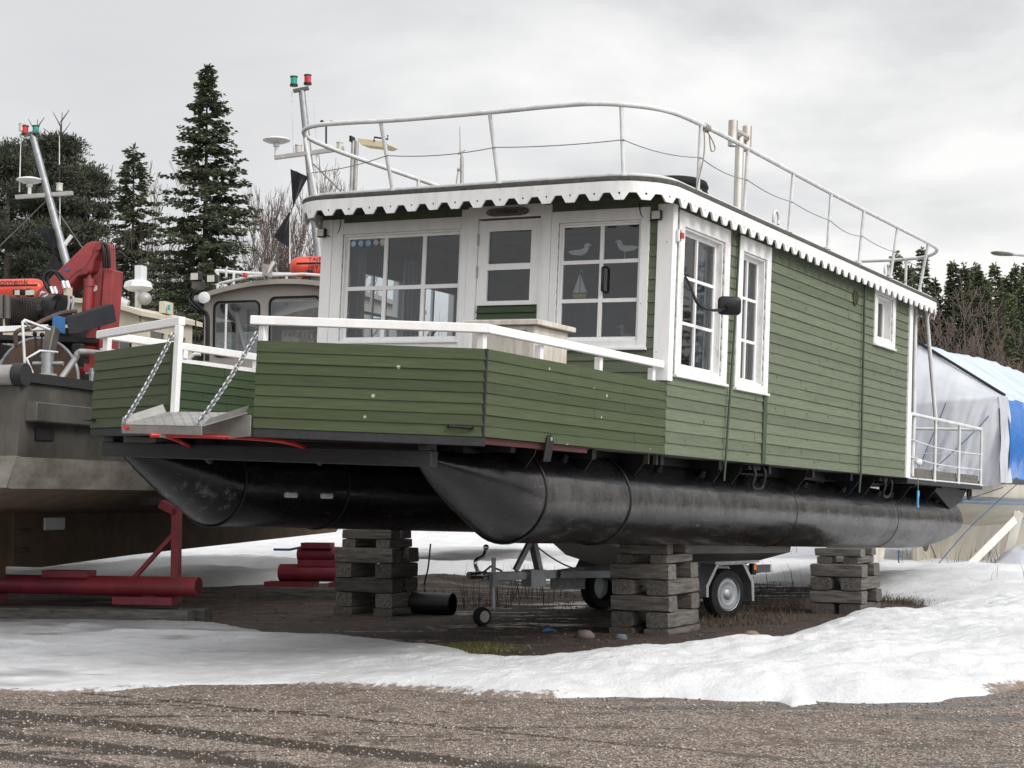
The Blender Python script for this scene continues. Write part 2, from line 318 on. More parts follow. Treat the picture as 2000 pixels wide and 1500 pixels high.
def siding(mb, P, u0, u1, z0, z1, p, ops=(), lip=.013, inv=1):
    k0 = int(math.floor(z0 / p + 1e-6)); k = k0
    while k * p < z1 - 1e-4:
        a, b = max(k * p, z0), min((k + 1) * p, z1); jit = random.uniform(-.0025, .0025)
        rects = []
        for (ua, ub, za, zb) in cut_rects(u0, u1, a, b, ops):  # butt joints between board lengths
            c = ua
            while ub - c > 2.6: w_ = random.uniform(1.2, min(4.2, ub - c - .6)); rects.append((c, c + w_ - .004, za, zb)); c += w_
            rects.append((c, ub, za, zb))
        for (ua, ub, za, zb) in rects:
            jit = random.uniform(-.002, .002); oa = lip * (1 - (za - k * p) / p) + .003 + jit; ob = lip * (1 - (zb - k * p) / p) + .003 + jit
            mb.add([P(ua, za, oa), P(ub, za, oa), P(ub, zb, ob), P(ua, zb, ob), P(ua, za, -.004), P(ub, za, -.004), P(ub, zb, -.004), P(ua, zb, -.004)],
                   [(0, 1, 2, 3), (4, 5, 1, 0), (4, 0, 3, 7), (1, 5, 6, 2)])
        k += 1

# ================================================================== HOUSEBOAT
HB = empty('houseboat', 'green clapboard houseboat with white windows and scalloped eaves propped on two black pontoons', 'houseboat', M=MB4)
LW = 8.34
PF = Plane((0, 0, 0), (1, 0, 0), (0, -1, 0)); PS = Plane((W, 0, 0), (0, 1, 0), (1, 0, 0))
PP = Plane((0, 0, 0), (0, 1, 0), (-1, 0, 0)); PR = Plane((0, LW, 0), (1, 0, 0), (0, 1, 0))
PCR = Plane((2.55, -4.28, 0), (1.65, .83, 0), (.83, -1.65, 0)); PCL = Plane((0, -3.45, 0), (1.65, -.83, 0), (-.83, -1.65, 0)); LC = math.hypot(1.65, .83)
# openings u0,u1,z0,z1
OF = [(.25, 1.78, 1.14, 2.33), (1.95, 2.77, .12, 2.42), (2.95, 3.88, 1.12, 2.33)]
OS = [(.28, 1.34, .87, 2.29), (1.86, 2.57, .86, 2.28), (6.72, 7.42, 1.84, 2.42)]
OP = [(.28, 1.42, .87, 2.20), (1.62, 2.66, .87, 2.20)]
ORr = [(1.6, 2.5, .1, 2.1)]
mb = MB(); siding(mb, PS, 0.0, LW - .12, 0, 2.56, .115, OS); mb.build('side_wall', M_green, HB)
mb = MB(); siding(mb, PF, 0, W, 0, 2.56, .115, OF); mb.build('front_wall', M_green, HB)
mb = MB(); siding(mb, PP, 0, LW, 0, 2.56, .115, OP); siding(mb, PR, 0, W, 0, 2.56, .115, ORr); mb.build('rear_wall', M_green, HB)
mb = MB()
for P, l, ops in ((PF, W, OF), (PS, LW, OS), (PP, LW, OP), (PR, W, ORr)):
    for (a, b, c, d) in cut_rects(.06, l - .06, .06, 2.5, ops): P.box(mb, a, b, c, d, -.105, -.02)
mb.build('interior_lining', M_inner, HB)
mb = MB()
for P, l, ops in ((PF, W, OF), (PS, LW, OS), (PP, LW, OP), (PR, W, ORr)):
    for (a, b, c, d) in cut_rects(.02, l - .02, .02, 2.54, ops): P.box(mb, a, b, c, d, -.018, -.007)
mb.build('wall_sheathing', M_greent, HB)
mb = MB(); mb.box((.1, .1, .05), (W - .1, LW - .1, .1)); mb.build('cabin_floor', M_floor, HB)
mb = MB(); mb.box((.12, 3.3, .1), (W - .12, 3.36, 2.5)); mb.build('partition', M_innerd, HB)
mb = MB(); mb.box((.1, .1, 2.5), (W - .1, LW - .1, 2.53)); mb.build('ceiling', M_innerd, HB)

def window(P, op, case, mu, mz, dep=.09, trim=M_oldwhite, sashw=.035, mw=.032, gl=M_gl, face=.028):
    u0, u1, z0, z1 = op
    mb = MB()
    if case:
        a, b, c, d = case
        P.box(mb, a, u0, c, d, .004, face); P.box(mb, u1, b, c, d, .004, face)
        P.box(mb, u0, u1, z1, d, .004, face - .003); P.box(mb, u0, u1, c, z0, .004, face - .003)
        P.box(mb, a - .01, b + .01, c - .028, c - .001, .004, face + .025)
    j = .022
    P.box(mb, u0, u0 + j, z0, z1, -dep - .02, .003); P.box(mb, u1 - j, u1, z0, z1, -dep - .02, .003)
    P.box(mb, u0 + j, u1 - j, z1 - j, z1, -dep - .02, .003); P.box(mb, u0 + j, u1 - j, z0, z0 + j, -dep - .02, .006)
    wn = mb.build('window', trim, HB, bevel=.003)
    u0 += j; u1 -= j; z0 += j; z1 -= j; mb = MB(); s = sashw; o0, o1 = -dep - .015, -dep + .022
    P.box(mb, u0, u0 + s, z0, z1, o0, o1); P.box(mb, u1 - s, u1, z0, z1, o0, o1); P.box(mb, u0 + s, u1 - s, z0, z0 + s, o0, o1); P.box(mb, u0 + s, u1 - s, z1 - s, z1, o0, o1)
    for q in mu: P.box(mb, q - mw / 2, q + mw / 2, z0 + s, z1 - s, o0 + .004, o1 + .004)
    us = [u0 + s] + [v for q in sorted(mu) for v in (q - mw / 2, q + mw / 2)] + [u1 - s]
    for q in mz:
        for k in range(0, len(us), 2): P.box(mb, us[k], us[k + 1], q - mw / 2, q + mw / 2, o0 + .004, o1 + .001)
    mb.build('sash', M_white, wn, bevel=.002)
    mb = MB(); mb.add([P(u0 + .005, z0 + .005, -dep + .004), P(u1 - .005, z0 + .005, -dep + .004), P(u1 - .005, z1 - .005, -dep + .004), P(u0 + .005, z1 - .005, -dep + .004)], [(0, 1, 2, 3)])
    mb.build('pane', gl, wn); return wn
wL = window(PF, OF[0], None, (.79, 1.29), (1.73,), .06, M_white, .03, .045)
wR = window(PF, OF[2], (2.87, 3.975, 1.05, 2.45), (3.43,), (1.925, 1.53), .045, M_white, .02, .04)
window(PS, OS[0], (.14, 1.48, .80, 2.44), (.81,), (1.81, 1.345), .09)
window(PS, OS[1], (1.72, 2.70, .79, 2.44), (2.215,), (1.80, 1.335), .09)
window(PS, OS[2], (6.59, 7.545, 1.755, 2.50), (), (), .12)
for op in OP: window(PP, op, (op[0] - .1, op[1] + .1, op[2] - .08, 2.3), ((op[0] + op[1]) / 2,), (1.55,), .08, M_white)
# white boards of the front wall, one mesh
mb = MB()
PF.box(mb, -.03, .11, .0, 2.5, .004, .034); PF.box(mb, .113, .25, .75, 2.5, .004, .028)
PF.box(mb, .25, 1.78, 2.33, 2.455, .004, .024); PF.box(mb, .25, 1.78, 1.055, 1.14, .004, .024); PF.box(mb, .24, 1.80, 1.115, 1.138, .024, .05)
PF.box(mb, 1.783, 1.865, .1, 2.53, .004, .026); PF.box(mb, 1.868, 1.95, .1, 2.55, .004, .03)
PF.box(mb, 1.95, 2.77, 2.42, 2.55, .004, .028); PF.box(mb, 2.77, 2.866, .1, 2.53, .004, .03)
mb.build('front_trim', M_white, HB, bevel=.003)
mb = MB(); mb.box((W - .135, -.034, .72), (W + .034, -.004, 2.47)); mb.box((W + .004, -.003, .72), (W + .034, .075, 2.47)); mb.build('corner_post', M_white, HB, bevel=.003)
mb = MB(); PS.box(mb, LW - .12, LW + .03, 0, 2.5, .004, .036); mb.build('corner_post', M_white, HB, bevel=.003)
# door
mb = MB(); o0, o1 = -.045, -.005; d0, d1 = 1.985, 2.735
hs = [(2.11, 2.62, 1.94, 2.285), (2.105, 2.62, 1.55, 1.875)]
for (a, b, c, d) in cut_rects(d0, d1, .14, 2.40, hs): PF.box(mb, a, b, c, d, o0, o1)
PF.box(mb, 1.95, 1.98, .12, 2.42, -.1, .02); PF.box(mb, 2.74, 2.77, .12, 2.42, -.1, .02)
door = mb.build('door', M_white, HB)
mb = MB()
for (a, b, c, d) in hs: mb.add([PF(a, c, -.03), PF(b, c, -.03), PF(b, d, -.03), PF(a, d, -.03)], [(0, 1, 2, 3)])
mb.build('pane', M_gl, door)
for z in (2.2, 1.86, .6): mb = MB(); mb.cyl(PF(1.985, z - .06, .004), PF(1.985, z + .06, .004), .012, 8); mb.build('hinge', M_steel, door, smooth=40)
mb = MB(); siding(mb, PF, 2.005, 2.715, 1.362, 1.502, .075, lip=.02); PF.box(mb, 2.005, 2.715, 1.362, 1.502, -.006, -.001); mb.build('kick_board', M_greend, door)
mb = MB(); mb.prism([PF(2.35 + .25 * math.copysign(abs(math.cos(t)) ** .35, math.cos(t)), 2.475 + .043 * math.sin(t), .03) for t in np.linspace(0, 2 * math.pi, 33)[:-1]], (0, -.022, 0)); np_ = mb.build('name_plate', M_sign, HB)
text_obj('plate_lettering', 'TITRIINA', .055, M_ink, np_, lambda x, y, z: PF(2.35 + x * 1.15, 2.473 + y, .053 + z), .001)
for q in (2.13, 2.57): mb = MB(); mb.cyl(PF(q, 2.475, .05), PF(q, 2.475, .058), .010, 8); mb.build('screw', M_steel, np_)
mb = MB(); mb.tube([PF(3.475, 1.615, -.02), PF(3.475, 1.625, .03), PF(3.475, 1.86, .03), PF(3.475, 1.87, -.02)], .014, 8); mb.build('grab_handle', M_plastic, HB, smooth=50)
for (u, s) in ((.0, -1), (4.075, 1)):
    mb = MB(); PF.box(mb, u - .055, u + .05, 2.30, 2.40, .05, .10); fl = mb.build('floodlight', M_plastic, HB, bevel=.008)
    mb = MB(); PF.box(mb, u - .045, u + .04, 2.31, 2.39, .1, .104); mb.build('lamp_glass', M_lamp, fl)
    mb = MB(); mb.tube([PF(u, 2.35, .06), PF(u, 2.35, .0)], .012, 6); mb.tube(spline([PF(u + .03, 2.33, .05), PF(u + .12 * -s, 2.31, .02), PF(u + .2 * -s, 2.38, .03), PF(u + .22 * -s, 2.5, .03)], 6), .005, 5); mb.build('cable', M_plastic, fl)
# window stickers
scol = [(.30, .34, .45), (.08, .22, .45), (.07, .25, .42), (.35, .12, .10), (.45, .40, .30)]
for i, q in enumerate((.345, .445, .545, .645, .735)):
    mb = MB(); c = PF(q, 2.235, -.053); mb.tube([c, c + Vector((0, -.002, 0))], .041, 20); st = mb.build('window_sticker', mat('sticker_ring_%d' % i, (.10, .26, .40) if i < 4 else (.5, .45, .35), rough=.4), wL)
    mb = MB(); c = PF(q, 2.235, -.0508); mb.tube([c, c + Vector((0, -.001, 0))], .031, 16); mb.build('sticker_disc', mat('sticker_disc_%d' % i, (.62, .66, .72), scol[i], scale=40, rough=.4), st)
# inside: blind, curtains, steering wheel, dash board
mb = MB(); mb.box((.13, .25, 1.98), (.19, 2.7, 2.36)); mb.build('roller_blind', M_innerd, HB)
M_pcurt = mat('pale_curtain', (.62, .66, .68), (.52, .57, .60), scale=3, stretch=(8, 8, 1), rough=.9)
def curtain(y0, y1, z0, z1, x, m=M_curt):
    n = 40; vs = []
    for i in range(n + 1):
        y = y0 + (y1 - y0) * i / n; d = .018 * math.sin(i * 1.9) + .01 * math.sin(i * .7); vs += [(x + d, y, z0), (x + d, y, z1)]
    mb = MB(); mb.add(vs, [(2 * i, 2 * i + 2, 2 * i + 3, 2 * i + 1) for i in range(n)]); return mb.build('curtain', m, HB, smooth=60)
curtain(.22, .5, .8, 2.25, .2, M_pcurt); curtain(1.28, 1.66, .8, 2.25, .2, M_pcurt); curtain(2.5, 2.8, .8, 2.25, .2, M_bluec); curtain(.98, 1.36, .8, 2.35, W - .17); curtain(2.2, 2.62, .8, 2.35, W - .17); curtain(1.7, 1.98, .8, 2.35, W - .17); curtain(.26, .62, .82, 1.38, W - .18, M_bluec); curtain(6.95, 7.45, 1.8, 2.45, W - .2, M_ply)
mb = MB(); mb.box((.2, .35, .1), (1.5, .75, 1.08)); mb.build('dash_board', M_floor, HB, bevel=.02)
mb = MB(); c = Vector((1.05, .95, 1.2)); mb.tube([c + Vector((.2 * math.cos(t), -.08 * math.sin(t), .19 * math.sin(t))) for t in np.linspace(0, 2 * math.pi, 25)[:-1]], .016, 8, closed=True)
for t in (0.5, 2.6, 4.7): mb.cyl(c, c + Vector((.2 * math.cos(t), -.08 * math.sin(t), .19 * math.sin(t))), .012, 6)
mb.build('steering_wheel', M_plastic, HB, smooth=50)
# side wall fittings
mb = MB(); mb.tube([PS(1.70, 2.44, .035), PS(1.62, 1.6, .05), PS(1.47, 0.0, .05), PS(1.47, -.22, .04)], .013, 8); mb.build('tension_rod', M_greent, HB, smooth=60)
mb = MB(); mb.tube([PS(6.06, 2.5, .045), PS(6.10, 0, .045), PS(6.10, -.25, .03)], .015, 8); mb.build('tension_rod', M_greent, HB, smooth=60)
mb = MB(); PS.box(mb, 2.60, 2.70, 0, .76, .005, .03); mb.build('joint_board', M_greent, HB, bevel=.003)
mb = MB(); c = PS(5.76, 2.25, .01); mb.lathe(c, (1, 0, 0), [(0, .098), (.022, .098), (.028, .08), (.014, .078)], 24)
for k in range(-3, 4): h = math.sqrt(.078 ** 2 - (k * .02) ** 2); PS.box(mb, 5.76 - h, 5.76 + h, 2.25 + k * .02 - .004, 2.25 + k * .02 + .006, .015, .036)
mb.build('round_vent', M_greenp, HB, smooth=40)
mi = MB(); mi.tube(spline([PS(.30, 1.78, .03), PS(.24, 1.68, .12), PS(.26, 1.50, .2), PS(.50, 1.47, .24), PS(.82, 1.52, .25), PS(.98, 1.6, .25)], 6), .015, 8); arm = mi.build('mirror_arm', M_plastic, HB, smooth=60)
mi = MB(); c = bw
def rrect(w_, h_, r, n=5):
    o = []
    for cx, cy, a0 in ((w_ / 2 - r, h_ / 2 - r, 0), (-w_ / 2 + r, h_ / 2 - r, 90), (-w_ / 2 + r, -h_ / 2 + r, 180), (w_ / 2 - r, -h_ / 2 + r, 270)):
        for k in range(n + 1): t = rad(a0 + 90 * k / n); o.append((cx + r * math.cos(t), cy + r * math.sin(t)))
    return o
mp_ = Matrix.Translation((W + .27, .90, 1.56)) @ Matrix.Rotation(rad(33), 4, 'Z')
rings = []
for (d, s) in ((-.03, .9), (-.02, 1), (.02, 1), (.05, .85)): rings.append([mp_ @ Vector((a * s, d, b * s)) for a, b in rrect(.235, .19, .045)])
mi.loft(rings); mi.build('mirror_housing', M_plastic, arm, smooth=40)
mi = MB(); mi.cyl(mp_ @ Vector((-.02, -.055, .0)), mp_ @ Vector((-.02, -.03, 0)), .026, 12); mi.build('mirror_hub', M_rubber, arm)
mb = MB(); PS.box(mb, .03, .09, 2.10, 2.22, .034, .075); nl = mb.build('navigation_light', M_chrome, HB, bevel=.008)
mb = MB(); PS.box(mb, .04, .1, 2.13, 2.19, .076, .10); mb.build('red_lens', M_redl, nl, bevel=.006)
# ---- roof
def rrpath(x0, x1, y0, y1, rf, rr, n=10):
    o = []
    for cx, cy, r, a0 in ((x1 - rf, y0 + rf, rf, 270), (x1 - rr, y1 - rr, rr, 0), (x0 + rr, y1 - rr, rr, 90), (x0 + rf, y0 + rf, rf, 180)):
        for k in range(n + 1): t = rad(a0 + 90 * k / n); o.append(Vector((cx + r * math.cos(t), cy + r * math.sin(t), 0)))
    return o
ro = rrpath(-.09, 4.37, -.70, 9.70, .55, .7)
def ring_at(pts, z): return [Vector((p.x, p.y, z)) for p in pts]
def inset(pts, d):
    n = len(pts); o = []
    for i, p in enumerate(pts):
        t = (pts[(i + 1) % n] - pts[i - 1]).normalized(); o.append(p + Vector((-t.y, t.x, 0)) * d)
    return o
mb = MB(); mb.loft([ring_at(inset(ro, .05), 2.555), ring_at(inset(ro, .022), 2.556), ring_at(inset(ro, .022), 2.588), ring_at(ro, 2.59), ring_at(inset(ro, -.006), 2.615), ring_at(ro, 2.637), ring_at(inset(ro, .2), 2.66), ring_at(inset(ro, .8), 2.70)])
roof = mb.build('roof', M_felt, HB, smooth=30)
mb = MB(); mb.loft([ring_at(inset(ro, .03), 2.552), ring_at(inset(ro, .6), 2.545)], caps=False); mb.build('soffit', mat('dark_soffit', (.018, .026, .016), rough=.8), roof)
mb = MB(); mb.tube(ring_at(inset(ro, .07), 2.66), .018, 6, closed=True); mb.build('roof_edge_pipe', M_tube, roof, smooth=60)
cum = [0.]
for i in range(len(ro)): cum.append(cum[-1] + (ro[(i + 1) % len(ro)] - ro[i]).length)
TOT = cum[-1]
def onpath(s, z, o):
    s %= TOT; i = max(k for k in range(len(ro)) if cum[k] <= s + 1e-9); p, q = ro[i], ro[(i + 1) % len(ro)]; t = (q - p).normalized()
    c = p + t * (s - cum[i]); return Vector((c.x + t.y * o, c.y - t.x * o, z))
ncell = round(TOT / .262); pw = TOT / ncell; zt, zv, zb = 2.588, 2.478, 2.408
mb = MB(); k_ = pw / .265
for i in range(ncell):
    s0 = i * pw; js = random.uniform(-.007, .007)
    g = lambda s: s0 + s * k_
    mid = [(.0375, zv), (.0875, zb + js), (.1325, zb + js), (.1775, zb + js), (.2275, zv), (.2275, zt), (.1325, zt), (.0375, zt)]
    hole = [(.1325 + .0125 * math.cos(t), zv - .008 + .0125 * math.sin(t)) for t in [rad(a) for a in (160, 225, 270, 315, 20, 60, 90, 120)]]
    vs = []
    for o in (.0, -.02):
        vs += [onpath(g(a), b, o) for a, b in mid] + [onpath(g(a), b, o) for a, b in hole] + [onpath(g(a), b, o) for a, b in ((0, zv), (0, zt), (.265, zv), (.265, zt))]
    fs = []
    for j in range(8):
        k = (j + 1) % 8; fs += [(j, k, 8 + k, 8 + j), (20 + k, 20 + j, 28 + j, 28 + k), (8 + j, 8 + k, 28 + k, 28 + j)]
    fs += [(16, 0, 7, 17), (4, 18, 19, 5), (36, 37, 27, 20), (24, 25, 39, 38)]
    for a, b in ((16, 0), (0, 1), (1, 2), (2, 3), (3, 4), (4, 18)): fs.append((a, a + 20, b + 20, b))
    mb.add(vs, fs)
mb.build('scalloped_fascia', mat('weathered_fascia_paint', (.76, .76, .75), (.60, .59, .57), scale=3, stretch=(2.5, 2.5, .6), lo=.45, hi=.8, rough=.6, spot=(.16, .15, .14), sscale=9, ssize=.075, bump=.2), roof)
# roof rail
RZ = 3.33
rp = [(-.07, 8.2), (-.07, 4.5), (-.06, .9), (-.02, -.03), (.06, -.5), (.24, -.8), (.5, -.95), (.9, -.945), (1.5, -.87), (2.56, -.84), (3.3, -.85), (3.72, -.80), (4.03, -.6), (4.24, -.3), (4.32, .2), (4.36, 1.5), (4.38, 4.2), (4.44, 6.8), (4.47, 8.2), (4.42, 8.85), (4.17, 9.35), (3.8, 9.6), (3.1, 9.66), (1.2, 9.66), (.5, 9.6), (.1, 9.2)]
mb = MB(); mb.tube(spline([(x, y, RZ) for x, y in rp], 6, True), .025, 10, closed=True); rail = mb.build('roof_rail', M_tube, HB, smooth=60)
posts = [((.31, -.62), (.09, -.6)), ((1.3, -.62), (1.28, -.885)), ((2.58, -.63), (2.56, -.84)), ((3.95, -.6), (3.93, -.67)), ((4.31, .36), (4.33, .34)), ((4.33, 1.56), (4.36, 1.54)), ((4.34, 2.9), (4.37, 2.92)), ((4.36, 4.2), (4.38, 4.22)),
         ((4.36, 5.42), (4.41, 5.42)), ((4.36, 6.78), (4.44, 6.8)), ((4.34, 8.25), (4.47, 8.2)), ((3.75, 9.6), (3.75, 9.61)), ((1.8, 9.62), (1.8, 9.66)), ((0.0, 8.0), (-.07, 8.0)), ((-.02, 6.2), (-.07, 6.2)), ((-.02, 4.2), (-.07, 4.2)), ((-.02, 1.9), (-.06, 1.9))]
for (a, b), (c, d) in posts:
    mb = MB(); mb.tube([(a, b, 2.62), (c, d, RZ)], .021, 8); mb.cyl((a, b, 2.64), (a, b, 2.665), .045, 8); mb.build('rail_post', M_tube, rail, smooth=50)
mb = MB()
for i in range(len(posts) - 1):
    (a, b), (c, d) = posts[i]; (a2, b2), (c2, d2) = posts[i + 1]; t = .52 if i else .4
    p = Vector((a + (c - a) * t + .02, b + (d - b) * t - .02, 2.62 + .71 * t)); q = Vector((a2 + (c2 - a2) * .52 + .02, b2 + (d2 - b2) * .52 - .02, 2.62 + .71 * .52)); mb.tube(sag(p, q, random.uniform(.01, .05), 8), .0055, 5)
mb.build('rail_wire', M_steel, rail)
mb = MB()
c = Vector((4.33, .42, RZ - .01))
for k in range(5): mb.tube([c + Vector((.035 * math.cos(t), k * .022 + .01 * math.sin(t), .035 * math.sin(t))) for t in np.linspace(0, 6.28, 13)[:-1]], .009, 6, closed=True)
mb.tube(spline([c, c + Vector((0, .2, -.08)), c + Vector((0, .3, -.16)), c + Vector((.0, .2, -.2)), c + Vector((0, .14, -.06))], 6), .007, 6); mb.tube(spline([c, c + Vector((.03, -.05, -.3)), c + Vector((.0, -.14, -.66)), c + Vector((-.02, -.1, -.68))], 6), .007, 6)
tag(mb.build('rope', M_rope, None), 'grey rope knotted round the white roof rail above the front right corner', 'rope'); D.objects['rope'].matrix_basis = MB4
# chimney with H cowl
mb = MB(); mb.tube([(3.6, 3.18, 2.66), (3.6, 3.18, 3.86)], .052, 16); ch = mb.build('chimney', M_inox, HB, smooth=60)
mb = MB(); mb.tube([(3.6, 3.0, 3.88), (3.6, 3.36, 3.88)], .05, 14); mb.cyl((3.6, 2.96, 3.70), (3.6, 2.96, 4.0), .055, 16); mb.cyl((3.6, 3.4, 3.73), (3.6, 3.4, 4.03), .055, 16); mb.build('chimney_cowl', M_inox, ch, smooth=60)
mb = MB(); mb.lathe((3.6, 3.18, 2.66), (0, 0, 1), [(0, .09), (.03, .085), (.05, .055)], 16); mb.build('chimney_collar', M_felt, ch)
for y in (2.55, 6.75):
    mb = MB(); mb.tube([Vector((4.32 + .0 * t, y + .085 * math.cos(t), 2.74 + .09 * math.sin(t))) for t in np.linspace(-.6, 3.75, 14)], .017, 8); mb.build('roof_eye', M_tube, roof, smooth=60)
# ---- bulwarks, rails of the fore deck
def bulwark(P, u0, u1, name='bulwark', z1=.70, both=True, m=M_greenp):
    mb = MB(); siding(mb, P, u0, u1, 0, z1, .0875, lip=.010); P.box(mb, u0, u1, .0, z1 - .002, -.02, -.0045); b = mb.build(name, m, HB)
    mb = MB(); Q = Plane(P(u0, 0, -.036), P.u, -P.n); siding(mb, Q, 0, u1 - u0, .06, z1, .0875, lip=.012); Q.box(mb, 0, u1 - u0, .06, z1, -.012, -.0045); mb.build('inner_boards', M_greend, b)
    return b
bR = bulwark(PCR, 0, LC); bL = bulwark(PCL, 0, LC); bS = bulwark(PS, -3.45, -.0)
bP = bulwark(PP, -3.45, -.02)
mb = MB(); PP.box(mb, -3.4, -.05, .705, .745, -.05, -.005); mb.build('capping', M_oldwhite, bP)
mb = MB(); mb.box((W - .015, -3.465, .0), (W + .010, -3.445, .70)); mb.build('corner_strip', M_blackw, bS)
mb = MB(); PCR.box(mb, 0, LC + .01, -.075, -.003, -.05, .004); PCL.box(mb, -.01, LC, -.075, -.003, -.05, .004); mb.box((1.65, -4.3, -.075), (2.55, -4.25, .09)); mb.build('deck_edge', M_blackw, HB, bevel=.004)
mb = MB(); mb.box((W - .10, -3.42, -.055), (W - .02, -1.6, -.004)); mb.beam((.2, -3.2, -.04), (4.0, -3.2, -.04), .06, .05); mb.prism([(0.1, -3.3, -.02), (4.1, -3.3, -.02), (4.1, -1.4, -.02), (.1, -1.4, -.02)], (0, 0, .015)); mb.build('deck_underside', M_red, HB)
def rail_beam(p, q, name='hand_rail', wd=.06, h=.072): mb = MB(); mb.beam(p, q, wd, h); return mb.build(name, M_white, HB, bevel=.006)
zr_ = .865
r1 = rail_beam(PCR(-.07, zr_, -.03), PCR(LC + .02, zr_, -.03)); r2_ = rail_beam((W - .03, -3.43, zr_), (W - .03, -.05, zr_ + .01))
r3 = rail_beam(PCL(-.02, zr_, -.03), PCL(LC + .13, zr_, -.03)); r4 = rail_beam((.035, -3.4, zr_), (.035, -.0, zr_))
def rpost(p, z0, par, s=.06, z1=.829): mb = MB(); mb.box((p.x - s / 2, p.y - s / 2, z0), (p.x + s / 2, p.y + s / 2, z1)); mb.build('rail_post', M_white, par, bevel=.004)
rpost(PCR(.03, 0, -.07), .3, r1); rpost(PCR(LC - .05, 0, -.08), .3, r1); rpost(Vector((W - .08, -2.45, 0)), .3, r2_); rpost(Vector((W - .08, -1.32, 0)), .3, r2_); rpost(Vector((W - .08, -.17, 0)), .3, r2_)
rpost(PCL(.1, 0, -.07), .3, r3); rpost(PCL(LC + .1, 0, -.02), .1, r3, .055); rpost(Vector((.035, -2.28, 0)), .746, r4); rpost(Vector((.035, -1.15, 0)), .746, r4)
mb = MB(); mb.prism([PCL(LC, 0, -.03), PCL(0, 0, -.03), (.03, LW, 0), (.03, 12.66, 0), (W - .03, 12.66, 0), (W - .03, -3.43, 0), PCR(0, 0, -.03)], (0, 0, .07)); mb.build('deck', mat('deck_boards', (.15, .14, .125), (.10, .095, .085), scale=4, stretch=(12, 1, 1), rough=.85), HB)
mb = MB(); mb.tube([PCR(LC - .28, .07, .012), PCR(LC - .27, .07, .04), PCR(LC - .10, .065, .04), PCR(LC - .09, .065, .012)], .013, 6); mb.build('bow_handle', M_plastic, HB); mb = MB(); mb.tube([PCL(.12, .07, .01), PCL(.12, .07, .05), PCL(-.02, .075, .06)], .012, 6); mb.build('bow_handle', M_plastic, HB)
mb = MB(); c = PS(-2.4, 0, .02); mb.prism([PS(-2.5, -.16, .016), PS(-2.38, -.16, .016), PS(-2.33, .0, .016), PS(-2.34, .05, .016), PS(-2.38, .075, .016), PS(-2.43, .06, .016), PS(-2.45, .02, .016)], (.02, 0, 0)); pe = mb.build('pad_eye', M_black, HB, bevel=.004)
mb = MB(); c = PS(-2.385, .035, .037); mb.cyl(c, c + Vector((.003, 0, 0)), .019, 12); mb.build('eye_bolt', M_alu, pe)
# gangway, chains, red poles
gp = [Vector((1.69, -4.31, .118)), Vector((2.51, -4.31, .118)), Vector((2.51, -4.86, -.02)), Vector((1.69, -4.86, -.02))]
mb = MB(); ex, ey = gp[1] - gp[0], gp[3] - gp[0]; nn = ex.cross(ey).normalized(); nn = nn if nn.z > 0 else -nn
mb.obox(gp[0] - nn * .006, ex, ey, nn * .006)
for i in range(16):
    for j in range(11):
        c = gp[0] + ex * ((i + .5) / 16) + ey * ((j + .5) / 11); s = 1 if (i + j) % 2 else -1; a = (ex.normalized() * s + ey.normalized()) * .014; b_ = nn.cross(a).normalized() * .004; mb.add([c - a, c + b_ + nn * .003, c + a, c - b_ + nn * .003], [(0, 1, 2, 3)])
mb.obox(gp[3] - nn * .07, ex, ey.normalized() * -.006, nn * .07)
gw = mb.build('gangway', M_alu, HB)
for sgn, i0, i1 in ((-1, 0, 3), (1, 1, 2)):
    a = gp[i0].lerp(gp[i1], .06); b = gp[i0].lerp(gp[i1], .98); e = Vector((sgn * .04, 0, .065)); mb = MB(); mb.prism([a, b, b + e * .75 + (a - b) * .08, a + e], nn.cross(e).normalized() * .005); mb.build('side_flap', M_alu, gw)
mb = MB(); mb.prism([(2.56, -4.33, .1), (2.05, -4.34, .1), (2.05, -4.34, -.06), (2.3, -4.34, -.1), (2.56, -4.33, -.07)], (0, .01, 0)); mb.build('chequer_bracket', M_alu, gw)
def chain(p, q, n=30, w_=.022):
    p, q = Vector(p), Vector(q); mb = MB(); d = (q - p).normalized(); a = d.cross(Vector((0, 0, 1))).normalized(); b = d.cross(a); ll = (q - p).length / n; pts = sag(p, q, .03, n)
    for i in range(n):
        c = (pts[i] + pts[i + 1]) / 2; s = a if i % 2 else b
        mb.tube([c + d * (math.copysign(ll * .25, math.cos(t)) + math.cos(t) * ll * .45) + s * math.sin(t) * w_ * .75 for t in np.linspace(.01, 6.293, 11)[:-1]], .0068, 5, closed=True)
    return mb.build('chain', M_steel, gw, smooth=60)
chain(PCL(LC + .1, .76, .03), gp[3] + Vector((.03, 0, .02))); chain(PCR(-.0, .76, .03), gp[2] + Vector((-.03, 0, .02)))
for pts in ([(1.77, -4.9, -.045), (1.60, -4.5, -.06), (1.42, -3.9, -.10), (1.08, -3.1, -.21)], [(2.04, -4.9, -.10), (2.3, -4.4, -.082), (2.58, -4.0, -.09), (2.5, -3.5, -.13), (2.26, -3.02, -.19)]):
    s = spline(pts, 8); mb = MB(); mb.tube(s, .017, 8); pl = mb.build('red_pole', M_redp, HB, smooth=60)
    mb = MB(); d = (s[1] - s[0]).normalized(); mb.cyl(s[0] + d * .07, s[0] + d * .12, .0185, 8); mb.build('reflector_band', M_alu, pl)
    mb = MB(); mb.tube([s[-1] + Vector((.06, -.1, .0)), s[-1] + Vector((-.05, .12, -.05))], .03, 6); mb.build('pole_bracket', M_blackw, pl)
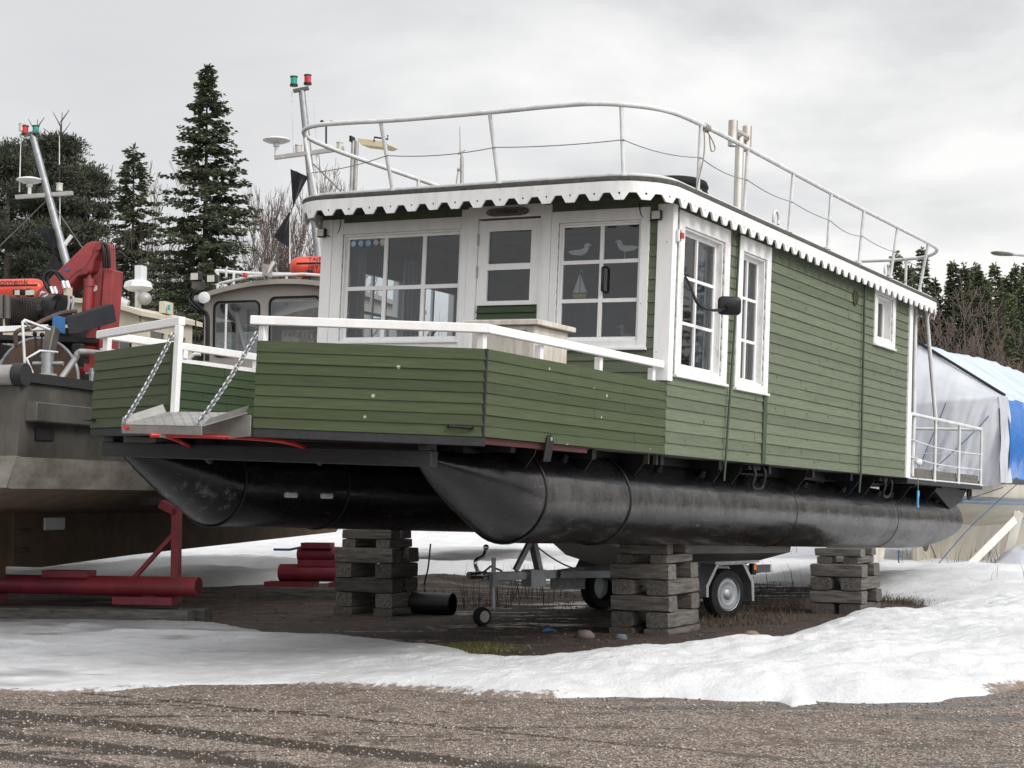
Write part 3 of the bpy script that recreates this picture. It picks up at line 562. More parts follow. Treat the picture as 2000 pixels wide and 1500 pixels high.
# front cross beam between the pontoon tips
mb = MB(); mb.beam((.24, -3.5, -.19), (3.78, -3.5, -.19), .11, .13); mb.box((.27, -3.57, -.124), (.39, -3.43, -.03)); mb.box((3.66, -3.57, -.124), (3.76, -3.43, -.03)); mb.build('bow_beam', M_blackw, HB, bevel=.006)
# deck girders + brackets
mb = MB()
for x in (.55, .9, 3.3, 3.7): mb.box((x - .04, -3.0, -.12), (x + .04, 12.3, -.005))
for k in range(11): mb.box((.2, -2.8 + 1.5 * k, -.1), (W - .12, -2.72 + 1.5 * k, -.006))
mb.build('deck_girder', M_black, HB)
for y in (-2.3, -1.2, -.1, 1.9, 2.45, 4.6, 6.7, 7.35, 9.2, 10.6): 
    mb = MB(); mb.prism([(3.55, y, -.01), (4.05, y, -.01), (4.03, y, -.10), (3.90, y, -.28), (3.55, y, -.30)], (0, .014, 0)); mb.build('deck_bracket', M_black, HB)
for y in (2.55, 7.45):
    mb = MB(); mb.tube(spline([(4.12, y, -.02), (4.17, y, -.12), (4.14, y, -.26), (4.14, y + .28, -.27), (4.17, y + .3, -.1), (4.12, y + .3, -.02)], 5), .018, 8); mb.box((3.9, y - .05, -.07), (4.1, y + .33, -.02)); mb.build('step_loop', M_black, HB)
for y in (-.05, .15, 4.7): mb = MB(); mb.box((4.02, y, -.1), (4.06, y + .03, -.002)); mb.build('drain_stub', M_alud, HB)
mb = MB(); mb.prism([(3.62, 10.4, -.06), (3.62, 12.7, -.06), (3.62, 12.25, -.3), (3.62, 11.6, -.42)], (.36, 0, 0)); mb.build('stern_plate', M_black, HB)
mb = MB(); c = Vector((4.0, 12.72, -.14)); mb.tube([c + Vector((0, .10 * math.cos(t), .085 * math.sin(t) * 1.2)) for t in np.linspace(0, 6.283, 17)[:-1]], .024, 8, closed=True); mb.build('tow_eye', M_black, HB, smooth=60)
# black plastic pontoon: scuffed below the old waterline, its chalky band doubling as a painted sky highlight, clean black above
m, nt, p = base('black_pontoon'); M_pontoon = m; tc = N(nt, 'ShaderNodeTexCoord'); sx = N(nt, 'ShaderNodeSeparateXYZ'); L(nt, tc.outputs['Object'], sx.inputs[0])
def pn(sc, st, det=6, ro=.65):
    q = N(nt, 'ShaderNodeMapping'); q.inputs['Scale'].default_value = st; L(nt, tc.outputs['Object'], q.inputs[0]); n = N(nt, 'ShaderNodeTexNoise'); n.inputs['Scale'].default_value = sc; n.inputs['Detail'].default_value = det; n.inputs['Roughness'].default_value = ro; L(nt, q.outputs[0], n.inputs['Vector']); return n.outputs[0]
def mr(v, a, b, c=0, d=1): r = N(nt, 'ShaderNodeMapRange', interpolation_type='SMOOTHSTEP'); r.inputs[1].default_value = a; r.inputs[2].default_value = b; r.inputs[3].default_value = c; r.inputs[4].default_value = d; L(nt, v, r.inputs[0]); return r.outputs[0]
def mt(op, a, b):
    n = N(nt, 'ShaderNodeMath', operation=op)
    for i, q in enumerate((a, b)):
        if isinstance(q, (int, float)): n.inputs[i].default_value = q
        else: L(nt, q, n.inputs[i])
    return n.outputs[0]
zt_ = mt('ADD', mt('ADD', sx.outputs[2], mt('MULTIPLY', sx.outputs[1], .0135)), mt('MULTIPLY', mt('SUBTRACT', pn(1.6, (1, 1, 1)), .5), .10))
below = mr(zt_, -.305, -.325); band = mt('MULTIPLY', below, mr(zt_, -.68, -.5)); low = mr(zt_, -.58, -.74)
chalk_sheen = mt('MULTIPLY', band, mr(pn(6, (1.1, 1.1, .6)), .25, .75, .25, 1)); scr = mt('MULTIPLY', low, mr(pn(3.2, (1, .55, 2.5), 8, .7), .47, .66)); scr2 = mt('MULTIPLY', below, mr(pn(2.6, (1, .7, 7), 8, .75), .63, .68))
nose = mt('MULTIPLY', mr(sx.outputs[1], -2.5, -1.95, .15, 1), mr(sx.outputs[0], 1.5, 2.8, .22, 1)); blot = mt('MULTIPLY', mt('MULTIPLY', mr(sx.outputs[1], -2.2, -2.45), mr(sx.outputs[2], -.35, -.6)), mt('MULTIPLY', mr(sx.outputs[0], 2.8, 1.5), mr(pn(3.5, (1, 1.6, 1.2), 7, .7), .5, .66)))  # left pontoon's band fades out too, its shade painted into the colour
f = mt('MAXIMUM', mt('MULTIPLY', mt('MULTIPLY', chalk_sheen, nose), .5), mt('MAXIMUM', mt('MAXIMUM', mt('MULTIPLY', mt('MULTIPLY', scr, nose), .26), mt('MULTIPLY', blot, .75)), mt('MULTIPLY', scr2, .7)))
x = N(nt, 'ShaderNodeMix', data_type='RGBA'); L(nt, f, x.inputs[0]); x.inputs[6].default_value = (.0045, .0045, .006, 1); x.inputs[7].default_value = (.135, .125, .115, 1); L(nt, x.outputs[2], p.inputs['Base Color']); p.inputs['Specular IOR Level'].default_value = .34
L(nt, mr(pn(4, (1, .4, 1)), .3, .7, .16, .32), p.inputs['Roughness']); b = N(nt, 'ShaderNodeBump'); b.inputs['Strength'].default_value = .5; b.inputs['Distance'].default_value = .02; L(nt, mt('ADD', pn(2.4, (1, .6, 1.6), 5), mt('MULTIPLY', pn(40, (1, 1, 1), 3), .08)), b.inputs['Height']); L(nt, b.outputs[0], p.inputs['Normal'])
# pontoons
def pontoon(cx, y0=-2.05, nl=1.38):
    zc = lambda y: -.45 - .0135 * (y + 2); r = .43; n = 40; mb = MB(); rings = []
    for i in range(13):                           # the raked nose: top stays level, keel sweeps up
        t = 1 - i / 12; y = y0 - nl * t; top = -.02 - .13 * t; bot = -.88 + .66 * t ** 1.05 + .0; hw = r * (1 - t ** 1.7) + .05 * t
        rings.append([Vector((cx + hw * math.cos(a), y, (top + bot) / 2 + (top - bot) / 2 * math.sin(a))) for a in np.linspace(0, 2 * math.pi, n + 1)[:-1]])
    for y in np.linspace(y0, 10.0, 14)[1:]: rings.append([Vector((cx + r * math.cos(a), y, zc(y) + r * math.sin(a))) for a in np.linspace(0, 2 * math.pi, n + 1)[:-1]])
    for k, s in ((.35, 1), (.7, 1), (1, 1), (1, .9), (.97, .55)):
        ring = []
        for a in np.linspace(0, 2 * math.pi, n + 1)[:-1]:
            ye = 12.25 - (1.65 * (-math.sin(a)) ** 1.6 if math.sin(a) < 0 else 0); y = 10 + (ye - 10) * k; ring.append(Vector((cx + r * s * math.cos(a), y, zc(y) + r * s * math.sin(a))))
        rings.append(ring)
    mb.loft(rings); p = mb.build('pontoon', M_pontoon, HB, smooth=40)
    for y in (y0, y0 + 1.7, 4.35, 8.6):
        big = y < 0; mb = MB(); rr = r + (.006 if big else .0015); mb.tube([(cx + rr * math.cos(a), y + (.0 if y < 9 else -.75 * max(0, -math.sin(a)) ** 1.5 * 0), zc(y) + rr * math.sin(a)) for a in np.linspace(0, 2 * math.pi, n + 1)[:-1]], .011 if big else .004, 6, closed=True); mb.build('weld_seam', M_black, p, smooth=60)
    s = 1 if cx > 2 else -1
    for y in (-2.16, -1.46, .61, 1.74, 2.1, 3.52, 5.0, 6.52, 8.1, 8.7, 11.2, 11.9):
        a = rad(52); d = Vector((s * math.cos(a), 0, math.sin(a))); c = Vector((cx, y, zc(y))) + d * r; mb = MB(); mb.cyl(c - d * .01, c + d * .022, .042, 10); mb.cyl(c + d * .02, c + d * .062, .026, 6); mb.build('lug_bolt', M_black, p)
    return p
pR = pontoon(3.6); pL = pontoon(.44, -2.25, 1.25)
for y in (-1.55, -.95):
    mb = MB(); a = rad(-12); d = Vector((math.cos(a), 0, math.sin(a))); c = Vector((.44, y, -.46)) + d * .43; mb.box(c + Vector((-.01, -.09, -.025)), c + Vector((.04, .09, .03))); mb.build('zinc_anode', M_pale, pL, bevel=.012)
# rear deck
rt = MB(); rt.tube([(W, 8.46, 0), (W, 8.46, .89), (W, 8.5, .92), (W, 12.6, .92), (W, 12.66, .9)], .026, 8); rt.tube([(W, 12.64, .91), (.1, 12.64, .91)], .026, 8); rr_ = rt.build('rear_rail', M_tube, HB, smooth=50)
for (x, y) in ((W, 9.82), (W, 11.22), (W, 12.64), (2.1, 12.64), (.1, 12.64)): mb = MB(); mb.tube([(x, y, -.02), (x, y, .9)], .025, 8); mb.build('rail_post', M_tube, rr_, smooth=50)
mb = MB(); 
for z in (.50, .25): mb.tube([(W, 8.46, z + .06), (W, 9.8, z), (W, 11.2, z - .01), (W, 12.64, z)], .008, 5); mb.tube([(W, 12.64, z), (.1, 12.64, z)], .008, 5)
mb.tube([(W + .01, 8.4, .0), (W + .01, 12.75, .0)], .012, 6); mb.build('rail_wire', M_tube, rr_)
mb = MB(); mb.box((W - .09, 8.38, .03), (W - .05, 12.66, .15)); mb.box((.1, 12.6, .07), (W - .1, 12.64, .16)); mb.build('toe_board', M_wood, HB); mb = MB(); mb.box((.05, 8.38, -.075), (W + .005, 12.75, -.003)); mb.build('deck_edge', M_blackw, HB)
mb = MB(); mb.tube([(4.1, 8.93, 2.57), (4.16, 8.78, .92), (4.16, 8.75, 0.03)], .033, 10); mb.build('roof_strut', M_tube, HB, smooth=50)
mb = MB(); mb.tube([(4.12, 9.42, 2.57), (W, 9.82, .9)], .03, 10); mb.build('roof_strut', M_tube, HB, smooth=50)
mb = MB(); mb.tube([(.1, 9.42, 2.57), (.03, 9.82, .05)], .03, 10); mb.build('roof_strut', M_tube, HB, smooth=50)
# loose things on the boat (boat frame)
def onboat(o): o.matrix_basis = MB4; return o
def bempty(name, label, cat, group=None): return empty(name, label, cat, M=MB4.copy(), group=group)
k = bempty('deck_locker', 'small green boarded locker on the rear deck behind the white corner board', 'locker')
mb = MB(); Q = Plane((4.06, 8.5, .07), (0, 1, 0), (1, 0, 0)); siding(mb, Q, 0, .42, 0, .62, .115); mb.box((3.6, 8.5, .07), (4.056, 8.92, .69)); mb.build('body', M_green, k)
mb = MB(); mb.box((3.58, 8.48, .69), (4.09, 8.95, .71)); mb.build('lid', M_ply, k)
mb = MB(); mb.loft([[Vector((3.95, 8.76, z_)) + Vector((a * s * 1.6, b * s, 0)) for a, b in rrect(.18, .30, .06)] for z_, s in ((.711, .8), (.73, 1), (.93, 1), (.96, .8))]); tag(onboat(mb.build('fuel_can', M_rubber, None, smooth=40)), 'black rounded can standing on the green locker at the rear deck', 'can')
k = bempty('storage_box', 'weathered pale plywood box with a lid standing on the fore deck before the door', 'box')
mb = MB(); mb.box((3.13, -1.93, .07), (3.78, -1.30, 1.06)); mb.build('body', M_ply, k, bevel=.006); mb = MB(); mb.box((3.08, -1.98, 1.063), (3.84, -1.25, 1.11)); mb.build('lid', M_ply, k, bevel=.005)
mb = MB(); mb.box((3.55, -1.985, 1.0), (3.7, -1.932, 1.02)); mb.build('latch', M_steel, k)
mb = MB(); c = Vector((3.9, .75, 2.74))
for q in (0, .07): mb.tube([c + Vector((.26 * math.cos(t), .26 * math.sin(t), q - .02)) for t in np.linspace(0, 6.283, 25)[:-1]], .075, 8, closed=True)
tag(onboat(mb.build('tyre', M_rubber, None, smooth=60)), 'black tyre lying flat on the houseboat roof behind the rail', 'tyre')
mb = MB(); mb.tube([(3.4, 1.3, 2.66), (3.4, 1.3, 2.98)], .012, 6); mb.cyl((3.4, 1.3, 2.66), (3.4, 1.3, 2.69), .04, 8); tag(onboat(mb.build('roof_stub_pole', M_tube, None)), 'thin short pale pole standing on the houseboat roof behind the black tyre', 'pole')
k = bempty('thermometer', 'light blue bathing thermometer hanging on a cord from the rear deck rail', 'thermometer')
mb = MB(); mb.tube([(W + .03, 8.80, .22), (W + .045, 8.80, -.16)], .005, 5); mb.build('cord', M_rope, k); mb = MB(); mb.box((W + .03, 8.775, -.42), (W + .06, 8.83, -.17)); mb.build('case', M_ltblue, k, bevel=.008); mb = MB(); mb.box((W + .061, 8.79, -.38), (W + .063, 8.815, -.26)); mb.build('scale_strip', M_ink, k)
mb = MB(); mb.ball((W + .03, 8.86, .24), .05, 12); mb.ball((W + .03, 8.76, .24), .035, 8); tag(onboat(mb.build('net_float', M_pale, None, smooth=60)), 'small white ball float tied to the rear deck rail above the thermometer', 'float')
# ornaments behind the right front window
def orn(name, label, cat, polys, m, y=.075, t=.012):
    mb = MB()
    for p in polys: mb.prism([(a, y, b) for a, b in p], (0, t, 0))
    return tag(onboat(mb.build(name, m, None)), label, cat)
def bird(cx, cz, s, flip=1, swan=0):
    P_ = [(-.16, .02), (-.10, -.015), (0, -.025), (.06, .0), (.085, .05), (.08, .075), (.12, .07), (.085, .095), (.06, .10), (.035, .085), (.03, .05), (-.02, .035), (-.09, .035)]
    return [(cx + a * s * flip, cz + b * s) for a, b in P_]
orn('gull_ornament', 'white swimming gull cut-out in the upper left pane of the right front window', 'ornament', [bird(3.17, 2.03, 1)], M_pale)
orn('wader_ornament', 'white long-billed bird on a stick in the upper right pane of the right front window', 'ornament', [bird(3.66, 2.05, 1.0, -1), [(3.66, 2.03), (3.666, 2.03), (3.666, 1.93), (3.66, 1.93)]], M_pale)
k = bempty('toy_sailboat', 'little white sailed toy boat hanging in the middle pane of the right front window', 'toy boat')
mb = MB(); mb.prism([(3.165, .075, 1.62), (3.165, .075, 1.82), (3.09, .075, 1.625)], (0, .006, 0)); mb.prism([(3.175, .075, 1.62), (3.175, .075, 1.80), (3.25, .075, 1.625)], (0, .006, 0)); mb.build('sail', M_pale, k)
mb = MB(); mb.prism([(3.08, .07, 1.61), (3.26, .07, 1.61), (3.23, .07, 1.565), (3.11, .07, 1.565)], (0, .02, 0)); mb.build('hull', mat('pale_green_paint', (.42, .44, .22), rough=.6), k); mb = MB(); mb.prism([(3.17, .075, 1.83), (3.17, .075, 1.86), (3.2, .075, 1.845)], (0, .004, 0)); mb.build('pennant', M_ltblue, k)
mb = MB(); mb.ball((3.70, .13, 1.17), .06, 12, (1.3, .7, .6)); mb.tube(spline([(3.66, .13, 1.18), (3.645, .13, 1.22), (3.65, .13, 1.26), (3.63, .13, 1.28)], 5), [.026] * 6 + [.018] * 10, 8); mb.ball((3.63, .13, 1.275), .025, 10, (1.3, .9, .9)); mb.cyl((3.61, .13, 1.272), (3.575, .13, 1.268), .011, 6, .005)
tag(onboat(mb.build('duck_figure', M_beige, None, smooth=60)), 'beige long-necked duck figure in the bottom right corner of the right front window', 'figure')

# ================================================================== GROUND AND SNOW
rng = np.random.default_rng(5)
def vnoise(x, y, seed=0):
    r = np.random.default_rng(seed).random((256, 256)); xi = np.floor(x).astype(int); yi = np.floor(y).astype(int); fx = x - xi; fy = y - yi
    fx = fx * fx * (3 - 2 * fx); fy = fy * fy * (3 - 2 * fy); g = lambda a, b: r[a % 256, b % 256]
    return (g(xi, yi) * (1 - fx) + g(xi + 1, yi) * fx) * (1 - fy) + (g(xi, yi + 1) * (1 - fx) + g(xi + 1, yi + 1) * fx) * fy
def fbm(x, y, s, o=4, seed=0):
    t = 0; a = .5
    for k in range(o): t = t + a * vnoise(x * s + 13 * k, y * s + 7 * k, seed + k); s *= 2.03; a *= .5
    return t
def sdf(X, Y, poly):                               # positive inside
    P = np.array(poly); d = np.full(X.shape, 1e9); ins = np.zeros(X.shape, bool); n = len(P)
    for i in range(n):
        ax, ay = P[i]; bx, by = P[(i + 1) % n]; ex, ey = bx - ax, by - ay
        t = np.clip(((X - ax) * ex + (Y - ay) * ey) / (ex * ex + ey * ey + 1e-12), 0, 1); d = np.minimum(d, np.hypot(X - ax - t * ex, Y - ay - t * ey))
        c = ((ay > Y) != (by > Y)) & (X < (bx - ax) * (Y - ay) / (by - ay + 1e-12) + ax); ins ^= c
    return np.where(ins, d, -d)
def sm(a, b, x): t = np.clip((x - a) / (b - a), 0, 1); return t * t * (3 - 2 * t)
def grid(name, x0, x1, y0, y1, nx, ny, hf, m, warp=1.0, **props):
    xs = np.linspace(x0, x1, nx); ys = y0 + (y1 - y0) * np.linspace(0, 1, ny) ** warp; X, Y = np.meshgrid(xs, ys); H, Aw = hf(X, Y)
    V = np.stack([X, Y, H], -1).reshape(-1, 3); i = np.arange(ny - 1)[:, None] * nx + np.arange(nx - 1)[None, :]
    Fq = np.stack([i, i + 1, i + nx + 1, i + nx], -1).reshape(-1, 4)
    keep = (V[Fq, 2] > -.035).any(1); Fq = Fq[keep]
    o = npmesh(name, V, Fq, m, smooth=True, **props)
    for k, q in (Aw or {}).items(): a = o.data.attributes.new(k, 'FLOAT', 'POINT'); a.data.foreach_set('value', q.ravel().astype(np.float32))
    return o
# --- ground material: gravel yard, muddy wheel tracks, dark earth under the boats
m, nt, p = base('gravel_and_earth'); M_ground = m
tc = N(nt, 'ShaderNodeTexCoord'); sx = N(nt, 'ShaderNodeSeparateXYZ'); L(nt, tc.outputs['Object'], sx.inputs[0])
def noise(sc, det=5, ro=.6, vec=None, st=None):
    n = N(nt, 'ShaderNodeTexNoise'); n.inputs['Scale'].default_value = sc; n.inputs['Detail'].default_value = det; n.inputs['Roughness'].default_value = ro
    if st: q = N(nt, 'ShaderNodeMapping'); q.inputs['Scale'].default_value = st[0]; q.inputs['Rotation'].default_value = (0, 0, st[1]); L(nt, tc.outputs['Object'], q.inputs[0]); L(nt, q.outputs[0], n.inputs['Vector'])
    else: L(nt, tc.outputs['Object'], n.inputs['Vector'])
    return n.outputs[0]
def ramp(v, *st):
    c = N(nt, 'ShaderNodeValToRGB'); L(nt, v, c.inputs[0]); e = c.color_ramp.elements
    e[0].position, e[0].color = st[0][0], C4(st[0][1]); e[1].position, e[1].color = st[-1][0], C4(st[-1][1])
    for q, k in st[1:-1]: e.new(q).color = C4(k)
    return c.outputs[0]
def rng_(v, a, b, c=0, d=1): r = N(nt, 'ShaderNodeMapRange', interpolation_type='SMOOTHSTEP'); r.inputs[1].default_value = a; r.inputs[2].default_value = b; r.inputs[3].default_value = c; r.inputs[4].default_value = d; L(nt, v, r.inputs[0]); return r.outputs[0]
def math_(op, a, b=None):
    n = N(nt, 'ShaderNodeMath', operation=op)
    for i, q in enumerate((a, b)):
        if q is None: continue
        if isinstance(q, (int, float)): n.inputs[i].default_value = q
        else: L(nt, q, n.inputs[i])
    return n.outputs[0]
def mixc(f, a, b):
    x = N(nt, 'ShaderNodeMix', data_type='RGBA'); L(nt, f, x.inputs[0])
    for i, q in ((6, a), (7, b)):
        if isinstance(q, tuple): x.inputs[i].default_value = C4(q)
        else: L(nt, q, x.inputs[i])
    return x.outputs[2]
vo = N(nt, 'ShaderNodeTexVoronoi'); vo.inputs['Scale'].default_value = 62; L(nt, tc.outputs['Object'], vo.inputs['Vector'])
vs_ = N(nt, 'ShaderNodeSeparateColor'); L(nt, vo.outputs['Color'], vs_.inputs[0])
peb = ramp(vs_.outputs[0], (0, (.055, .047, .043)), (.22, (.14, .11, .09)), (.55, (.29, .24, .20)), (.86, (.52, .46, .405)), (1, (.42, .26, .19)))
peb = mixc(rng_(vo.outputs['Distance'], .35, .75), peb, (.10, .072, .052))
mud = ramp(noise(9), (.3, (.036, .025, .017)), (.7, (.070, .050, .035)))
# wheel tracks and damp patches run obliquely across the yard
tr = noise(.55, 6, .62, st=((.5, 4.2, 1), rad(17)))
mudf = rng_(math_('ADD', tr, math_('MULTIPLY', math_('SUBTRACT', noise(7, 4), .5), .30)), .545, .60)
peb = mixc(rng_(noise(2.6, 5, .65), .52, .64), peb, ramp(vs_.outputs[2], (0, (.045, .034, .026)), (1, (.19, .145, .11)))); yard = mixc(mudf, peb, mud)
trk = math_('ADD', math_('ADD', sx.outputs[1], math_('MULTIPLY', sx.outputs[0], .626)), math_('MULTIPLY', math_('SUBTRACT', noise(1.3, 3), .5), .25))
nz2 = math_('MULTIPLY', math_('SUBTRACT', noise(11, 6, .75), .5), .34)
trkf = None
for c, wd in ((9.27, .16), (8.46, .14), (7.8, .14), (10.55, .03)):
    q = rng_(math_('ADD', math_('ABSOLUTE', math_('SUBTRACT', trk, c)), nz2), wd + .04, wd - .02); trkf = q if trkf is None else math_('MAXIMUM', trkf, q)
yard = mixc(trkf, yard, mud)
soil = ramp(noise(3.2, 8, .7), (.28, (.022, .015, .011)), (.5, (.048, .033, .024)), (.75, (.11, .075, .054)))
soil = mixc(rng_(vs_.outputs[1], .93, .97), soil, (.14, .11, .095))
yj = math_('ADD', sx.outputs[1], math_('MULTIPLY', math_('SUBTRACT', noise(.7), .5), 2.4))
earth = rng_(yj, 14.2, 15.8)
col = mixc(earth, yard, soil)
col = mixc(rng_(yj, 60, 90), col, (.09, .075, .05))
L(nt, col, p.inputs['Base Color'])
pud = math_('MULTIPLY', rng_(noise(.55, 4, .55, st=((.6, 1.6, 1), .2)), .60, .66), rng_(sx.outputs[1], 17, 20))
wet = math_('MAXIMUM', mudf, math_('MAXIMUM', trkf, pud))
L(nt, rng_(wet, 0, 1, .9, .28), p.inputs['Roughness'])
b = N(nt, 'ShaderNodeBump'); b.inputs['Distance'].default_value = .02; L(nt, math_('SUBTRACT', 1, pud), b.inputs['Strength']); L(nt, math_('ADD', math_('MULTIPLY', vo.outputs['Distance'], -.5), noise(30)), b.inputs['Height']); L(nt, b.outputs[0], p.inputs['Normal'])
def gh(X, Y):
    h = (fbm(X, Y, 1.6, 4, 31) - .47) * .05 * sm(14, 17, Y) + .18 * np.exp(-(((X + 1.3) / 1.1) ** 2 + ((Y - 27.2) / 1.2) ** 2)) * (.6 + .8 * fbm(X, Y, 2.5, 3, 5))
    return h, None
ys = np.concatenate([np.linspace(-40, 8, 8), np.linspace(8.4, 32, 170), np.linspace(34, 600, 24)]); xs = np.concatenate([np.linspace(-400, -15, 12), np.linspace(-14, 14, 160), np.linspace(15, 400, 12)])
X, Y = np.meshgrid(xs, ys); H, _ = gh(X, Y); H = np.where((np.abs(X) > 14) | (Y > 32) | (Y < 8.4), 0, H); nx = len(xs); i = np.arange(len(ys) - 1)[:, None] * nx + np.arange(nx - 1)[None, :]
npmesh('ground', np.stack([X, Y, H], -1).reshape(-1, 3), np.stack([i, i + 1, i + nx + 1, i + nx], -1).reshape(-1, 4), M_ground, smooth=True, kind='structure')
# --- snow
m, nt, p = base('snow'); M_snow = m
tc = N(nt, 'ShaderNodeTexCoord'); at = N(nt, 'ShaderNodeAttribute', attribute_name='wet')
snowc = ramp(noise(2.2, 6), (.35, (.63, .635, .645)), (.62, (.70, .705, .71)))
snowc = mixc(rng_(noise(24, 5, .75), .62, .8), snowc, (.58, .56, .53)); snowc = mixc(math_('MULTIPLY', rng_(noise(95, 2), .70, .74), rng_(noise(1.1, 3), .42, .6)), snowc, (.20, .16, .13))
ice = ramp(noise(1.5, 6, st=((1, 2.2, 1), .1)), (.3, (.30, .30, .305)), (.7, (.56, .57, .58)))
ed = N(nt, 'ShaderNodeAttribute', attribute_name='edge'); snowc = mixc(rng_(math_('ADD', ed.outputs['Fac'], math_('MULTIPLY', math_('SUBTRACT', noise(18, 5, .7), .5), 1.5)), .62, .95), snowc, (.22, .17, .135)); L(nt, mixc(at.outputs['Fac'], snowc, ice), p.inputs['Base Color']); L(nt, rng_(at.outputs['Fac'], 0, 1, .7, .3), p.inputs['Roughness'])
p.inputs['Specular IOR Level'].default_value = .35
b = N(nt, 'ShaderNodeBump'); b.inputs['Strength'].default_value = .7; b.inputs['Distance'].default_value = .026; L(nt, math_('ADD', noise(34, 6, .75), math_('MULTIPLY', noise(9, 4), 1.6)), b.inputs['Height']); L(nt, b.outputs[0], p.inputs['Normal'])
def gp2(pts): return [tuple(G(a, b).xy) for a, b in pts]
FRONT = gp2([(-400, 1203), (0, 1208), (120, 1213), (380, 1214), (450, 1222), (520, 1236), (650, 1240), (760, 1252), (880, 1270), (960, 1288), (1060, 1290), (1130, 1282), (1240, 1277), (1330, 1280), (1440, 1272), (1500, 1262), (1545, 1252), (1560, 1234), (1640, 1220), (1700, 1208), (1800, 1196), (1870, 1172), (1930, 1135), (2000, 1105), (2500, 1085),
             (2500, 1310), (2000, 1345), (1930, 1360), (1850, 1362), (1790, 1372), (1700, 1374), (1590, 1370), (1560, 1383), (1535, 1369), (1400, 1369), (1200, 1360), (1100, 1365), (1000, 1363), (860, 1352), (700, 1345), (600, 1338), (400, 1337), (250, 1345), (100, 1357), (0, 1352), (-400, 1348)])
def hfront(X, Y):
    Xw = X + (fbm(X, Y, 2.2, 3, 3) - .45) * .35; Yw = Y + (fbm(X, Y, 2.2, 3, 9) - .45) * .3
    d = sdf(Xw, Yw, FRONT); R = sm(-2.6, 3.0, X)
    hmax = .035 + .20 * R; wd = .32 + .5 * R; top = (1 - np.exp(-np.clip(d, 0, 9) / wd * 1.6)) * hmax
    lum = (fbm(X * .9, Y * 1.5, 1.1, 4, 21) - .47) * (.08 + .13 * R) + (fbm(X, Y * 1.4, 4.5, 3, 41) - .45) * (.045 + .03 * R) + (fbm(X, Y, 9.5, 2, 47) - .4) * (.008 + .018 * R)
    h = np.where(d > 0, .006 + top + lum * sm(0, .5, d), d * .5 - .004)
    n = fbm(X, Y * 2.0, 1.0, 4, 77); wet = sm(.0, .5, (n - .50) * 1.8 + .55 * sm(16.6, 18.6, Y + (n - .47) * 3) * (1 - R) + .22 * sm(.1, .5, fbm(X, Y * 2.2, 1.7, 3, 88) - .2) * (1 - R) - .12 - R * .5) * .95
    fe = sm(.30, .0, d) * sm(13.8, 13.0, Y) * sm(.34, .6, fbm(X, Y, 1.3, 3, 99)); return h, {'wet': np.maximum(wet, 0), 'edge': fe}
grid('snow', -9, 9.5, 10.9, 21.5, 560, 330, hfront, M_snow, kind='structure')
BACK = gp2([(-3000, 1135), (-300, 1150), (300, 1150), (430, 1146), (560, 1142), (660, 1142), (830, 1136), (960, 1134), (1100, 1138), (1300, 1130), (1480, 1140), (1580, 1146), (1700, 1172), (1790, 1182), (1850, 1190), (2000, 1190), (2600, 1180), (4200, 1000), (4200, 985), (-3000, 985)])
def hback(X, Y):
    d = sdf(X + (fbm(X, Y, .9, 3, 4) - .45) * .9, Y + (fbm(X, Y, .9, 3, 14) - .45) * .9, BACK); R = sm(0, 6, X)
    h = np.where(d > 0, (1 - np.exp(-np.clip(d, 0, 30) / .6)) * (.16 + .02 * R) + ((fbm(X, Y, .5, 5, 51) - .45) * .34 + (fbm(X, Y, 2.4, 3, 61) - .45) * .10) * sm(0, 1, d), d * .5)
    return h, {'wet': sm(.30, .18, fbm(X, Y, .8, 4, 71)) * .4}
grid('snow_field', -30, 34, 20.5, 140, 420, 300, hback, M_snow, warp=2.2, kind='structure')
# --- loose stones of the yard, dry grass
def stones(name, n, xr, yr, smin, smax, m, hfn=None):
    x = rng.uniform(*xr, n); y = rng.uniform(yr[0], yr[1], n); s = rng.uniform(0, 1, n) ** 3 * (smax - smin) + smin
    o = np.array([(1, 0, 0), (0, 1, 0), (-1, 0, 0), (0, -1, 0), (0, 0, .6), (0, 0, -.5)]); V = o[None] * s[:, None, None] * rng.uniform(.65, 1.3, (n, 6, 1)); a = rng.uniform(0, 6.28, n); ca, sa = np.cos(a)[:, None], np.sin(a)[:, None]
    V = np.stack([V[..., 0] * ca - V[..., 1] * sa + x[:, None], V[..., 0] * sa + V[..., 1] * ca + y[:, None], V[..., 2] + s[:, None] * .15 + (0 if hfn is None else hfn(x, y)[0][:, None])], -1)
    f = np.array([(0, 1, 4), (1, 2, 4), (2, 3, 4), (3, 0, 4), (1, 0, 5), (2, 1, 5), (3, 2, 5), (0, 3, 5)]); Fq = (f[None] + 6 * np.arange(n)[:, None, None]).reshape(-1, 3)
    return npmesh(name, V.reshape(-1, 3), Fq, m, kind='stuff')
M_stone = mat('stone', (.36, .32, .29), (.17, .148, .13), scale=8, island=.65, rough=.85)
stones('gravel', 26000, (-4.4, 4.6), (8.7, 13.6), .003, .014, M_stone)
stones('soil_gravel', 2600, (-4.5, 8), (14.6, 25), .006, .03, mat('earth_stone', (.13, .105, .09), (.07, .056, .048), scale=8, island=.6, rough=.9), gh)
